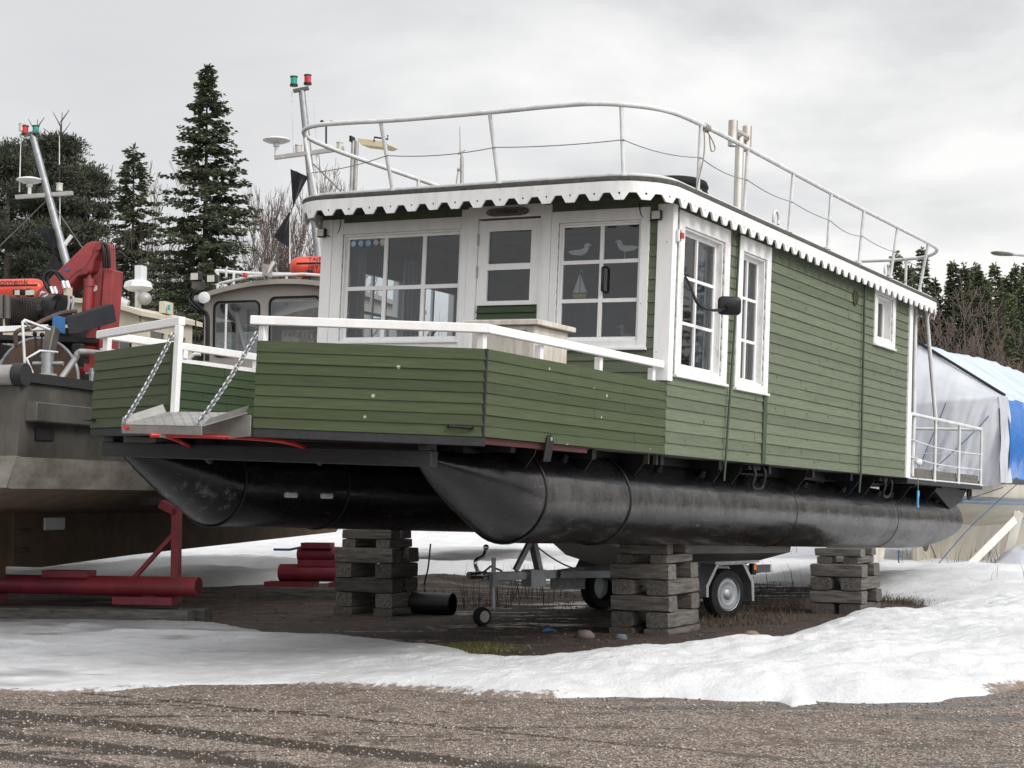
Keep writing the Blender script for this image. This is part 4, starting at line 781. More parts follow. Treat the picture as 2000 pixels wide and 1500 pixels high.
def blades(name, cl, m, h=.12, wd=.004, spread=.3, n=120, lean=.5, lab=None):
    V = []; 
    for (cx, cy, k) in cl:
        nn = int(n * k); x = cx + rng.normal(0, spread, nn); y = cy + rng.normal(0, spread * .6, nn); z = gh(x, y)[0]; hh = h * rng.uniform(.4, 1.2, nn); a = rng.uniform(0, 6.28, nn); l = hh * lean * rng.uniform(.1, 1, nn); b = rng.uniform(0, 6.28, nn)
        p0 = np.stack([x, y, z - .01], -1); d = np.stack([np.cos(b) * wd, np.sin(b) * wd, 0 * x], -1); t = p0 + np.stack([np.cos(a) * l, np.sin(a) * l, hh], -1); mid = p0 + np.stack([np.cos(a) * l * .3, np.sin(a) * l * .3, hh * .6], -1)
        V.append(np.stack([p0 - d, p0 + d, mid + d * .7, t, t, mid - d * .7], 1))
    V = np.concatenate(V); k = len(V); Fq = (np.array([[0, 1, 2, 5], [5, 2, 3, 4]])[None] + 6 * np.arange(k)[:, None, None]).reshape(-1, 4)
    return npmesh(name, V.reshape(-1, 3), Fq, m, kind='stuff')
M_dry = mat('dry_grass', (.10, .072, .042), (.06, .043, .026), scale=6, island=.4, rough=.9); M_grassg = mat('moss_grass', (.14, .13, .05), (.09, .085, .03), scale=6, island=.35, rough=.9)
cl = [(*G(a + rng.normal(0, 20), b + rng.normal(0, 4)).xy, rng.uniform(.5, 1.3)) for a, b in [(900, 1268), (930, 1266), (960, 1266), (880, 1266), (990, 1268), (915, 1272), (945, 1272)]]
blades('moss_grass', cl, M_grassg, h=.05, n=380, spread=.13)
cl = [(*G(rng.uniform(830, 1700), rng.uniform(1135, 1195)).xy, rng.uniform(.3, 1)) for _ in range(70)] + [(*G(rng.uniform(1380, 1560), rng.uniform(1180, 1230)).xy, .7) for _ in range(40)] + [(*G(rng.uniform(1700, 1830), rng.uniform(1165, 1182)).xy, 1) for _ in range(40)]
blades('dry_grass', cl, M_dry, h=.09, n=45, spread=.2, lean=.9)
cl = [(*G(rng.uniform(1400, 1960), rng.uniform(1075, 1160)).xy, .12) for _ in range(30)] + [(*G(rng.uniform(900, 1100), rng.uniform(1160, 1190)).xy, .2) for _ in range(12)] + [(*G(rng.uniform(1780, 1960), rng.uniform(1100, 1125)).xy, .2) for _ in range(26)]
blades('dead_weeds', cl, mat('dead_stalks', (.07, .045, .03), rough=.9), h=.55, wd=.006, n=20, spread=.25, lean=.5)
for a, b, s, c, lab in ((1143, 1246, .085, (.15, .12, .105), 'pinkish fist-sized stone lying left of the front timber crib'), (1213, 1249, .06, (.12, .13, .14), 'small grey stone beside the foot of the front timber crib'), (1420, 1256, .06, (.2, .14, .11), 'brownish stone on the earth right of the front timber crib'), (1467, 1246, .08, (.2, .15, .12), 'reddish flat stone by the snow edge right of the front crib')):
    q = G(a, b); mb = MB(); mb.ball(q + Vector((0, 0, s * .3)), s, 10, (1.25, .9, .7)); o = mb.build('stone', mat('stone_' + str(a), c, rough=.85, bump=.4), None, smooth=60)
    for v in o.data.vertices: v.co += Vector((random.uniform(-1, 1), random.uniform(-1, 1), random.uniform(-1, 1))) * s * .12
    tag(o, lab, 'stone')
q = G(1072, 1234); mb = MB(); mb.prism([q + Vector(v) for v in ((-.07, 0, .0), (.05, -.02, .02), (.08, .03, .0), (-.02, .05, .03))], (0, 0, .012)); tag(mb.build('plastic_scrap', M_blue, None), 'small bright blue scrap lying on the dark earth under the houseboat', 'scrap')

# ================================================================== TIMBER CRIBS UNDER THE PONTOONS
def timber_mesh(l, wd, ht, rnd, seed):
    r = random.Random(seed); n = 18; rings = []
    for i in range(7):
        x = -l / 2 + l * i / 6; ring = []
        for k in range(n):
            t = 2 * math.pi * k / n; ex = .22 if not rnd else .42
            y = math.copysign(abs(math.cos(t)) ** ex, math.cos(t)) * wd / 2; z = math.copysign(abs(math.sin(t)) ** (.16 if not rnd else .2), math.sin(t)) * ht / 2
            s = 1 - (.05 if i in (0, 6) else 0); ring.append(Vector((x + r.uniform(-.006, .006) * (i in (0, 6)), y * s + r.uniform(-.004, .004), z * s)))
        rings.append(ring)
    mb = MB(); mb.loft(rings); return mb
TCACHE = {}
def timber(c, ax, l, wd, ht, rnd, label, group, m):
    key = (round(l, 2), round(wd, 3), round(ht, 3), rnd, random.randrange(3))
    if key not in TCACHE: o = timber_mesh(l, wd, ht, rnd, hash(key) % 999).build('crib_timber', m, None, smooth=30); TCACHE[key] = o.data
    else: o = D.objects.new('crib_timber', TCACHE[key]); COL.objects.link(o)
    o.location = c; o.rotation_euler = (0, 0, math.atan2(ax.y, ax.x) + random.uniform(-.02, .02) + (math.pi if random.random() < .5 else 0)); return tag(o, label, 'timber', group)
def crib(name, corner, la, lb, layers, rnd, group):
    """corner = near ground corner; layers = (height, length factor, plank?) from the ground up; odd layers run athwart, even ones along the boat"""
    z = 0; ords = ['lowest', 'second', 'third', 'fourth', 'fifth', 'sixth', 'topmost']
    for i, (h, fa, along, wd) in enumerate(layers):
        cen = corner - BX * la / 2 + BY * lb / 2; ln = (lb if along else la) * fa; span = (la if along else lb) * fa; ax = BY if along else BX; ac = BX if along else BY
        nm = ords[6] if i == len(layers) - 1 else ords[i]
        for s in (-1, 1):
            c = cen + ac * s * (span / 2 - wd / 2) + Vector((0, 0, z + h / 2)) + ax * random.uniform(-.015, .015)
            side = ('left' if s < 0 else 'right') if along else ('front' if s < 0 else 'rear')
            timber(c, ax, ln, wd, h, rnd, '%s grey beam, %s one of the %s layer in the %s' % ('log-sided' if rnd else 'squared', side, nm, name), group, M_wood)
        z += h
def solve_len(c, d, px):                           # length from c along d whose end is seen at column px
    k = (px - 1000) / F * 1.0; k = k / cp * 1.0
    return (k * c.y * 1.004 - c.x) / (d.x - k * d.y * 1.004)
c1 = G(1306, 1243); la = solve_len(c1, -BX, 1190); lb = solve_len(c1, BY, 1362)
crib('timber crib nearest the camera', c1, la, lb, [(.075, 1.03, 1, .3), (.175, 1, 1, .27), (.175, 1, 0, .24), (.17, 1, 1, .27), (.17, 1, 0, .24), (.10, .86, 1, .2), (.105, .82, 0, .18)], True, 'timbers of the crib nearest the camera')
c2 = G(1684, 1203); la2 = solve_len(c2, -BX, 1576); lb2 = solve_len(c2, BY, 1712)
crib('crib under the stern', c2, la2, lb2, [(.14, 1, 1, .3), (.165, 1, 0, .26), (.165, 1, 1, .28), (.165, 1, 0, .26), (.095, .82, 1, .2), (.10, .9, 0, .2)], True, 'timbers of the stern crib')
c3 = G(766, 1203); la3 = solve_len(c3, -BX, 659); lb3 = solve_len(c3, BY, 819)
crib('crib under the left pontoon', c3, la3, lb3, [(.09, 1.06, 1, .3), (.185, 1, 1, .26), (.185, 1, 0, .24), (.185, 1, 1, .26), (.19, 1, 0, .24), (.11, .85, 1, .22), (.12, .85, 0, .22)], False, 'timbers of the crib under the left pontoon')
# black pipe and cable behind the left crib
a, b = G(780, 1177, .13), G(884, 1180, .13); mb = MB(); mb.tube([a, b], .14, 18, cap=False); mb.tube([b, a], .125, 18, cap=False); mb.cyl(a, a + (b - a) * .5, .124, 18); tag(mb.build('drain_pipe', M_plastic, None, smooth=40), 'black plastic pipe lying on the earth right of the dark left crib', 'pipe')
mb = MB(); mb.tube(spline([wp(841, 1062, 21.2), wp(836, 1110, 21.2), wp(829, 1140, 21.2), wp(831, 1162, 21.2), G(838, 1178)], 6), .012, 6); tag(mb.build('cable', M_plastic, None, smooth=60), 'thin black cable dangling from under the houseboat beside the dark left crib', 'cable')

# ================================================================== TRAILER AND MOTOR BOAT UNDER THE HOUSEBOAT
tc0 = G(936, 1222); axn = G(1436, 1206); axf = G(1150, 1190)
axm = (axn + axf) / 2; hd = (axm - tc0).normalized(); ayaw = math.atan2(-hd.x, hd.y)
TR = empty('boat_trailer', 'galvanised boat trailer with jockey wheel under the houseboat', 'trailer', tc0, ayaw)
LT = (axm - tc0).length; half = (axn - axf).length / 2 * .98
mb = MB(); mb.beam((0, .05, .56), (0, 1.5, .55), .08, .10); mb.build('drawbar', M_steel, TR, bevel=.006)
for s in (-1, 1): mb = MB(); mb.beam((s * .06, 1.2, .55), (s * .62, 2.2, .55), .06, .09); mb.beam((s * .62, 2.15, .55), (s * .62, LT + 1.4, .55), .06, .10); mb.build('frame_rail', M_steel, TR, bevel=.005)
mb = MB(); mb.beam((-half + .1, LT, .42), (half - .1, LT, .42), .08, .08); mb.beam((-.6, LT + 1.2, .52), (.6, LT + 1.2, .52), .06, .06); mb.beam((-.6, 2.3, .5), (.6, 2.3, .5), .06, .06); mb.build('axle', M_steel, TR)
mb = MB(); mb.cyl((0, -.16, .58), (0, .1, .58), .045, 12); mb.tube(spline([(0, -.02, .62), (0, -.06, .74), (0, .06, .80), (0, .1, .88)], 5), .022, 8); mb.ball((0, .1, .9), .035, 8); mb.tube([(0.05, 0, .6), (.06, .12, .68), (.05, .3, .62)], .012, 6); mb.build('coupling', M_chrome, TR, smooth=50)
mb = MB(); mb.cyl((.09, .14, .18), (.09, .14, .78), .026, 10); mb.box((.05, .1, .45), (.13, .18, .6)); mb.tube([(.09, .14, .2), (.07, .04, .14)], .02, 6); jw = mb.build('jockey_leg', M_steel, TR, smooth=50)
mb = MB(); mb.lathe((.06, -.01, .11), (1, 0, 0), [(-.05, .07), (-.045, .10), (0, .112), (.045, .10), (.05, .07)], 20); w_ = mb.build('jockey_wheel', M_rubber, jw, smooth=40); mb = MB(); mb.lathe((.06, -.01, .11), (1, 0, 0), [(-.056, .02), (-.054, .068), (.054, .068), (.056, .02)], 16); mb.build('rim', M_alu, w_, smooth=40)
mb = MB(); mb.beam((0, .92, .6), (0, .80, 1.02), .10, .06, (0, 1, 0)); mb.beam((0, .55, .62), (0, .80, .98), .05, .06, (0, 1, 0)); mb.box((-.09, .72, .42), (.09, .95, .62)); mb.tube(sag((0, .8, .95), (.2, 1.4, .6), .05), .01, 5); mb.build('winch_post', M_steel, TR)
for s in (-1, 1):
    x = s * half; r = .30; mb = MB(); mb.lathe((x, LT, r), (1, 0, 0), [(-.085, .19), (-.09, .25), (-.075, .29), (-.04, r), (.04, r), (.075, .29), (.09, .25), (.085, .19)], 36, False)
    for k in range(36):
        t = 2 * math.pi * k / 36; mb.obox(Vector((x - .06, LT + r * math.cos(t), r + r * math.sin(t))), (.12, 0, 0), Vector((0, -math.sin(t), math.cos(t))) * .03, Vector((0, math.cos(t), math.sin(t))) * .006)
    ty = mb.build('wheel', M_rubber, TR, smooth=30); mb = MB(); o = s * .07
    mb.lathe((x, LT, r), (s, 0, 0), [(.03, .02), (.03, .17), (.08, .19), (.09, .205), (.07, .21)], 30)
    mb.lathe((x, LT, r), (s, 0, 0), [(.04, .175), (.075, .14), (.065, .08), (.085, .06), (.095, .04), (.095, .0)], 30); rm = mb.build('rim', M_steel, ty, smooth=40)
    for k in range(14):
        t = 2 * math.pi * k / 14; mb = MB(); c = Vector((x + s * .058, LT + .152 * math.cos(t), r + .152 * math.sin(t))); mb.cyl(c, c + Vector((s * .008, .0, .0)), .013, 8); mb.build('rim_hole', M_ink, rm)
    pr = [(LT - .44, .28), (LT - .44, .42), (LT - .24, .69), (LT + .24, .69), (LT + .42, .44), (LT + .42, .2), (LT + .38, .2), (LT + .37, .43), (LT + .22, .655), (LT - .22, .655), (LT - .40, .40), (LT - .40, .28)]
    mb = MB(); mb.prism([(x - .12, a, b) for a, b in pr], (.25, 0, 0)); xi = x - s * .12; mb.prism([(xi, a, b) for a, b in [(LT - 1.0, .3), (LT - .42, .28), (LT - .38, .42), (LT - .22, .66), (LT - .5, .66), (LT - .62, .46), (LT - 1.0, .46)]], (.006, 0, 0)); mb.box((x - .14, LT - .3, .67), (x + .15, LT + .5, .70)); fd = mb.build('mudguard', M_steel, TR)
    mb = MB(); mb.box((x + s * .06, LT + .40, .52), (x + s * .13, LT + .47, .66)); tl = mb.build('tail_lamp', M_plastic, TR, bevel=.008)
    mb = MB(); c = (x + s * .131, LT + .415, .58); mb.box((min(c[0], c[0] + s * .006), c[1], c[2]), (max(c[0], c[0] + s * .006), c[1] + .045, .65)); mb.build('lens', M_orl, tl)
mb = MB(); mb.box((.655, 2.55, .53), (.662, 2.64, .60)); mb.build('side_reflector', M_orl, TR)
mb = MB(); mb.box((.655, 2.1, .50), (.659, 3.6, .60)); mb.build('marker_board', M_alu, TR, bevel=.001)
MBT = empty('motor_boat', 'white motor boat with a beige gunwale sitting on the trailer under the houseboat', 'boat', tc0, ayaw)
rings = []
for y, hw, ch, kz, sh in ((1.0, .03, 1.1, 1.02, 1.22), (1.35, .32, .98, .78, 1.22), (1.9, .62, .84, .63, 1.2), (2.8, .85, .78, .58, 1.16), (4.2, .94, .76, .56, 1.12), (LT + 1.55, .92, .76, .56, 1.1)):
    rings.append([Vector(v) for v in ((-hw, y, sh), (-hw * .92, y, ch), (0, y, kz), (hw * .92, y, ch), (hw, y, sh), (hw * .9, y, sh + .02), (0, y, sh - .1), (-hw * .9, y, sh + .02))])
mb = MB(); mb.loft(rings); mb.build('hull', mat('grey_white_hull', (.36, .35, .33), (.27, .26, .24), scale=2, rough=.45), MBT, smooth=25)
mb = MB()
for s in (-1, 1): mb.tube(spline([(s * .06, .98, 1.2), (s * .34, 1.35, 1.2), (s * .64, 1.9, 1.18), (s * .87, 2.8, 1.14), (s * .96, 4.2, 1.1), (s * .94, LT + 1.55, 1.08)], 5), .035, 6)
mb.build('gunwale', M_cream, MBT, smooth=50)

# ================================================================== WORKBOATS ON THE LEFT
AH = -.242
def ring_hull(secs):                                # (y, half beam, keel z, chine z, lower knuckle z, gunwale z)
    up, lo = [], []
    for y, b, kz, cz, nz, gz in secs:
        up.append([Vector((-b, y, gz)), Vector((-b * 1.0, y, nz + .35)), Vector((-b * .99, y, nz)), Vector((-b * .93, y, cz)), Vector((b * .93, y, cz)), Vector((b * .99, y, nz)), Vector((b, y, nz + .35)), Vector((b, y, gz))])
        lo.append([Vector((-b * .93, y, cz + .004)), Vector((-b * .5, y, (cz + kz) / 2 - .06)), Vector((0, y, kz)), Vector((b * .5, y, (cz + kz) / 2 - .06)), Vector((b * .93, y, cz + .004))])
    return up, lo
def workboat(root, white=False):
    secs = [(0, 1.88, 1.38, 1.58, 1.92, 2.70), (.05, 1.9, 1.36, 1.57, 1.92, 2.70), (4, 2.0, 1.25, 1.55, 1.92, 2.68), (9, 1.98, 1.2, 1.6, 2.0, 2.75), (12.5, 1.6, 1.25, 1.8, 2.2, 2.95), (15, .75, 1.5, 2.2, 2.55, 3.2), (16.2, .05, 2.2, 2.75, 2.95, 3.4)]
    up, lo = ring_hull(secs)
    mb = MB(); mb.loft([r[:4] for r in up], closed=False); mb.loft([r[4:] for r in up], closed=False)
    t = up[0]; mb.add([t[0], t[1], t[2], t[3], t[4], t[5], t[6], t[7]], [(7, 6, 5, 4, 3, 2, 1, 0)]); h = mb.build('hull', M_alud if not white else M_gelold, root, smooth=25)
    mb = MB()
    for s in (-1, 1):
        mb.loft([[Vector((s * (b * .985 + .006), y, nz - .01)), Vector((s * (b * .93 + .008), y, cz + .006))] for y, b, kz, cz, nz, gz in secs], closed=False)
    mb.add([(-1.865, -.006, 1.91), (1.865, -.006, 1.91), (1.75, -.006, 1.585), (-1.75, -.006, 1.585)], [(0, 1, 2, 3)]); mb.build('boot_top', M_hulllow, h, smooth=25)
    mb = MB(); mb.loft(lo, closed=False); mb.add(lo[0], [(0, 1, 2, 3, 4)]); mb.build('bottom', M_anti, root, smooth=30)
    mb = MB(); mb.prism([(-.09, 2.93, .64), (-.09, 2.93, 1.33), (-.09, 14.6, 1.5), (-.09, 14.8, 1.0), (-.09, 14.3, .78), (-.09, 6, .66), (-.09, 3.6, .60)], (.18, 0, 0)); kl = mb.build('keel', M_anti, root, bevel=.01)
    mb = MB(); mb.prism([(-.03, 2.3, .55), (-.03, 2.25, 1.3), (-.03, 2.88, 1.3), (-.03, 2.88, .5)], (.06, 0, 0)); mb.build('rudder', M_anti, root, bevel=.01)
    for z in (.83, 1.06): mb = MB(); mb.box((.09, 2.98, z - .03), (.12, 3.3, z + .03)); mb.build('rudder_hinge', M_rust, kl, bevel=.02)
    mb = MB(); mb.box((.09, 3.6, 1.06), (.13, 4.1, 1.22)); mb.build('zinc_anode', M_pale, kl, bevel=.015)
    mb = MB(); mb.prism([(-1.85, .06, 2.05), (1.85, .06, 2.05), (1.95, 9, 2.2), (1.5, 12.6, 2.4), (.6, 15, 2.7), (-.6, 15, 2.7), (-1.5, 12.6, 2.4), (-1.95, 9, 2.2)], (0, 0, .05)); mb.build('deck', M_alud, root)
    mb = MB()
    for s in (-1, 1):
        for a, b in zip(secs[1:], secs[2:]): mb.beam((s * (a[1] + .0), a[0], a[5] + .01), (s * (b[1] + .0), b[0], b[5] + .01), .10, .10)
    mb.build('gunwale_rail', M_blackw, root)
    mb = MB()
    for s in (-1, 1):
        for a, b in zip(secs[1:4], secs[2:5]): mb.beam((s * (a[1] + .06), a[0] + .02, a[5] - .34), (s * (b[1] + .06), b[0], b[5] - .34), .15, .20)
    mb.build('rub_rail', M_alud, root, bevel=.01)
    for y in (1.7, 3.4, 5.1): 
        mb = MB(); mb.box((1.90 + .025 * min(y, 4), y, 1.95), (1.925 + .025 * min(y, 4), y + .02, 2.66)); mb.build('weld_seam', M_alud, h)
    return h
WA = empty('workboat', 'grey aluminium workboat with a red crane and net reel on its aft deck', 'workboat', (-6.83, 16.96, 0), AH)
workboat(WA)
mb = MB(); mb.cyl((-1.84, -.03, 2.73), (1.84, -.03, 2.73), .105, 20); sr = mb.build('stern_roller', M_alu, WA, smooth=40)
for s in (-1, 1): mb = MB(); mb.cyl((s * 1.845, -.03, 2.73), (s * 1.965, -.03, 2.73), .118, 20); mb.build('roller_end', M_blackw, sr, smooth=40)
mb = MB(); mb.box((1.905, .26, 2.08), (1.925, .62, 2.21)); mb.build('scupper', M_ink, WA)
Ai = WA.matrix_basis.inverted()
def A(px, py, d): return Ai @ wp(px, py, d)         # point on the workboat measured from the photo at distance d
# bollard with cross bar and rope turns
c = A(92, 742, 18.0); mb = MB(); mb.cyl(c, c + Vector((0, 0, .30)), .066, 16); mb.cyl(c + Vector((-.16, -.03, .18)), c + Vector((.18, .03, .18)), .026, 10); bo = mb.build('bollard', M_steel, WA, smooth=40)
mb = MB()
for k in range(2): mb.tube([c + Vector((.09 * math.cos(t), .09 * math.sin(t), .02 + .03 * k)) for t in np.linspace(0, 6.283, 17)[:-1]], .02, 6, closed=True)
mb.build('rope_turn', M_rope, bo, smooth=60)
c = A(180, 748, 18.6); mb = MB(); mb.cyl(c, c + Vector((0, 0, .17)), .036, 12); mb.cyl(c + Vector((-.08, 0, .11)), c + Vector((.08, 0, .11)), .014, 8); mb.build('bollard', M_steel, WA, smooth=40)
mb = MB(); mb.tube(spline([A(118, 742, 18.4), A(146, 702, 18.5), A(152, 690, 18.5), A(162, 687, 18.6), A(200, 690, 19.6)], 4), .036, 10); mb.build('guard_rail', M_alu, WA, smooth=50)
# net reel: two discs
for (px, py, d, r) in ((74, 742, 19.5, .50), (48, 752, 19.9, .42)):
    c = A(px, py, d); mb = MB(); mb.lathe(c, (.15, -1, 0), [(-.012, .02), (-.012, r), (.012, r), (.014, .02)], 40); rl_ = mb.build('net_reel', M_rust, WA, smooth=40); mb = MB(); ax = Vector((.15, -1, 0)).normalized(); e1 = Vector((1, .15, 0)).normalized(); mb.tube([c + e1 * math.cos(t) * r + Vector((0, 0, math.sin(t) * r)) for t in np.linspace(0, 6.283, 41)[:-1]], .022, 8, closed=True); mb.build('reel_rim', M_steel, rl_, smooth=60)
mb = MB(); mb.tube([A(50, 738, 18.6), A(44, 628, 18.6), A(48, 625, 18.7), A(97, 644, 19)], .017, 8); mb.tube([A(68, 738, 18.5), A(52, 700, 18.5), A(78, 685, 18.6), A(112, 688, 18.9)], .014, 8); mb.tube([A(48, 628, 18.6), A(62, 646, 19)], .012, 6); mb.build('pipe_guard', M_tube, WA, smooth=50)
for a, b in (((68, 652), (72, 690)), ((82, 654), (80, 692))):
    mb = MB(); mb.tube([A(*a, 19), A(*b, 19)], .012, 6); mb.ball(A(*a, 19), .03, 8); mb.build('control_lever', M_black, WA, smooth=50)
mb = MB(); p0 = A(94, 690, 19.1); mb.beam(A(90, 705, 19.1), A(104, 642, 19.3), .12, .14, (0, 1, 0)); mb.build('lever_console', M_alud, WA, bevel=.01)
# winch frame, rope drum, hydraulic motor and hoses
mb = MB(); mb.beam(A(-60, 646, 19.8), A(95, 640, 20), .12, .07); mb.build('winch_beam', M_oldwhite, WA, bevel=.006)
mb = MB(); mb.beam(A(-60, 660, 20), A(190, 668, 20.4), .5, .06); mb.box(A(-30, 735, 20.6) , A(0, 600, 21.0)); mb.build('winch_frame', M_black, WA)
ca, cb_ = A(12, 612, 20.4), A(92, 612, 20.6); mb = MB(); nr = 17; pr = []
L_ = (cb_ - ca).length
for k in range(nr): x = L_ * (k + .5) / nr; pr += [(x - L_ / nr * .45, .20), (x, .22), (x + L_ / nr * .45, .20)]
mb.lathe(ca, cb_ - ca, pr, 22); mb.build('rope_drum', mat('steel_rope_coil', (.062, .052, .044), (.035, .03, .026), rough=.8), WA, smooth=50)
mb = MB(); c = A(112, 606, 20.2); mb.lathe(c, (1, -.3, 0), [(-.1, .12), (-.1, .2), (.06, .2), (.08, .13), (.12, .13)], 24); mb.cyl(c + Vector((-.2, -.12, -.02)), c + Vector((.0, -.05, .02)), .075, 14); mb.box(c + Vector((-.06, -.2, -.14)), c + Vector((.14, .1, -.02))); mb.build('hydraulic_motor', M_plastic, WA, smooth=40)
mb = MB(); mb.box(A(124, 576, 20.0), A(142, 562, 20.2)); mb.build('valve_block', M_cream, WA, bevel=.006)
for k, (x0, x1) in enumerate(((98, 122), (106, 130))):
    mb = MB(); mb.tube(spline([A(x0, 572, 20), A(x0 - 12, 550, 20), A(x0 - 8, 535, 20), A(x0 + 6, 530 + k * 2, 20), A(x1 - 2, 548, 20), A(x1 + 4, 562, 20)], 6), .019, 8); mb.build('hydraulic_hose', M_plastic, WA, smooth=60)
    mb = MB(); mb.cyl(A(x1, 549, 19.98), A(x1 + 5, 563, 19.98), .026, 8); mb.cyl(A(x0 + 1, 560, 19.98), A(x0 + 6, 574, 19.98), .026, 8); mb.build('hose_fitting', M_chrome, WA, smooth=40)
for px in (134, 142): mb = MB(); mb.tube(spline([A(px, 578, 20), A(px + 1, 592, 20), A(px - 3, 612, 20)], 4), .018, 8); mb.build('hydraulic_hose', M_alu, WA, smooth=60)
for px in (1, 14): mb = MB(); mb.cyl(A(px, 576, 20), A(px, 622, 20), .045, 12); mb.build('cylinder', M_alud, WA, smooth=40)
mb = MB(); mb.tube(spline([A(150, 608, 19.8), A(120, 612, 19.8), A(85, 626, 19.6), A(60, 640, 19.4), A(36, 646, 19.3), A(30, 656, 19.3), A(33, 676, 19.3)], 6), .028, 7); mb.build('rusty_chain', M_rust, WA, smooth=40)
mb = MB(); mb.box(A(102, 647, 19.5), A(128, 620, 19.8)); mb.build('motor_box', M_blue, WA, bevel=.01)
mb = MB(); a, b, c_, d_ = A(127, 618, 19.2), A(203, 594, 19.9), A(209, 630, 19.9), A(134, 653, 19.2); mb.prism([a, b, c_, d_], Vector((.06, .14, .02))); mb.build('drop_board', M_dgrey, WA, bevel=.008)
mb = MB(); mb.box(A(140, 690, 19.3), A(166, 672, 19.35)); mb.build('plastic_box', M_dgrey, WA, bevel=.01)
for (a, b, c_, d_, m_) in ((0, 680, 30, 740, M_black), (100, 650, 190, 740, M_black)): mb = MB(); mb.box(A(a, d_, 20.6), A(c_, b, 21.2)); mb.build('machinery_casing', m_, WA)
for (a, b) in ((14, 690), (18, 715), (150, 718), (165, 712)): mb = MB(); mb.box(A(a, b + 14, 20.3), A(a + 14, b, 20.5)); mb.build('red_valve', M_crane, WA, bevel=.01)
# crane
CR = 20.6
mb = MB(); mb.prism([A(172, 735, CR), A(186, 735, CR), A(215, 735, CR), A(213, 690, CR), A(172, 690, CR)], (.0, .5, 0)); cra = mb.build('crane_base', M_crane, WA, bevel=.01)
mb = MB(); mb.prism([A(*p, CR) for p in ((66, 590), (70, 570), (168, 475), (178, 471), (198, 472), (202, 484), (184, 508), (178, 530), (168, 537), (152, 540), (128, 566), (100, 600))], (.05, .22, 0)); bm_ = mb.build('crane_boom', M_crane, cra, bevel=.012)
mb = MB(); mb.prism([A(*p, CR - .012) for p in ((132, 548), (172, 490), (182, 489), (180, 498), (166, 522), (150, 530))], (0, .01, 0)); mb.build('boom_stiffener', M_crane, bm_)
for p in ((194, 482), (169, 529)): mb = MB(); c = A(*p, CR - .02); mb.cyl(c + Vector((0, .05, 0)), c - Vector((0, .04, 0)), .05, 14); mb.build('pivot_pin', M_crane, bm_, smooth=40)
mb = MB(); mb.prism([A(*p, CR + .12) for p in ((186, 494), (198, 492), (203, 525), (188, 700), (163, 700), (172, 610))], (.03, .2, 0)); jb = mb.build('crane_jib', M_crane, cra, bevel=.012)
mb = MB(); mb.prism([A(*p, CR + .06) for p in ((202, 523), (222, 527), (209, 690), (190, 690))], (.02, .24, 0)); mb.build('jib_extension', M_crane, jb, bevel=.012)
mb = MB(); mb.prism([A(*p, CR + .1) for p in ((203, 478), (213, 480), (215, 527), (208, 527))], (.02, .14, 0)); mb.build('tip_link', M_crane, jb, bevel=.01)
for q in (0, 1): mb = MB(); mb.tube(spline([A(196 + q * 5, 476, CR - .03), A(201 + q * 9, 482, CR - .05), A(203 + q * 9, 500, CR - .05), A(204 + q * 9, 524, CR - .03)], 5), .026, 8); mb.build('hydraulic_hose', M_plastic, cra, smooth=60)
mb = MB(); mb.cyl(A(174, 545, CR + .05), A(168, 640, CR + .05), .065, 16); mb.cyl(A(174, 545, CR + .05), A(174, 560, CR + .05), .075, 16); mb.cyl(A(172, 530, CR + .05), A(174, 546, CR + .05), .035, 10); mb.build('lift_cylinder', M_crane, cra, smooth=40)
mb = MB(); c = A(131, 526, CR - .004); mb.cyl(c, c - Vector((0, .008, 0)), .024, 16); mb.build('blue_sticker', mat('sticker_blue', (.03, .14, .42), rough=.4), bm_)
mb = MB(); mb.prism([A(*p, CR + .114) for p in ((181, 556), (190, 558), (190, 566), (185, 570), (181, 566))], (0, -.006, 0)); mb.build('white_sticker', M_pale, jb)
mb = MB(); mb.prism([A(*p, CR - .004) for p in ((64, 590), (82, 568), (96, 572), (80, 596))], (0, -.008, 0)); mb.build('hazard_panel', M_pale, bm_)
mb = MB()
for k in range(4): q = 66 + k * 6; mb.prism([A(q, 588 - k * 4, CR - .014), A(q + 3, 588 - k * 4, CR - .014), A(q + 13, 573 - k, CR - .014), A(q + 10, 573 - k, CR - .014)], (0, -.003, 0))
mb.build('hazard_stripe', M_crane, bm_)
mb = MB(); mb.beam(A(27, 571, 20.2), A(57, 571, 20.2), .1, .06, (0, 0, 1)); mb.build('work_lamp_bar', M_plastic, WA)
for q0, q1 in ((27, 40), (48, 69)): mb = MB(); mb.box(A(q0, 578, 20.1), A(q1, 565, 20.2)); wl = mb.build('work_lamp', M_plastic, WA, bevel=.015); mb = MB(); mb.box(A(q0 + 1.5, 576.5, 20.095), A(q1 - 1.5, 566.5, 20.099)); mb.build('lens', M_lamp, wl)

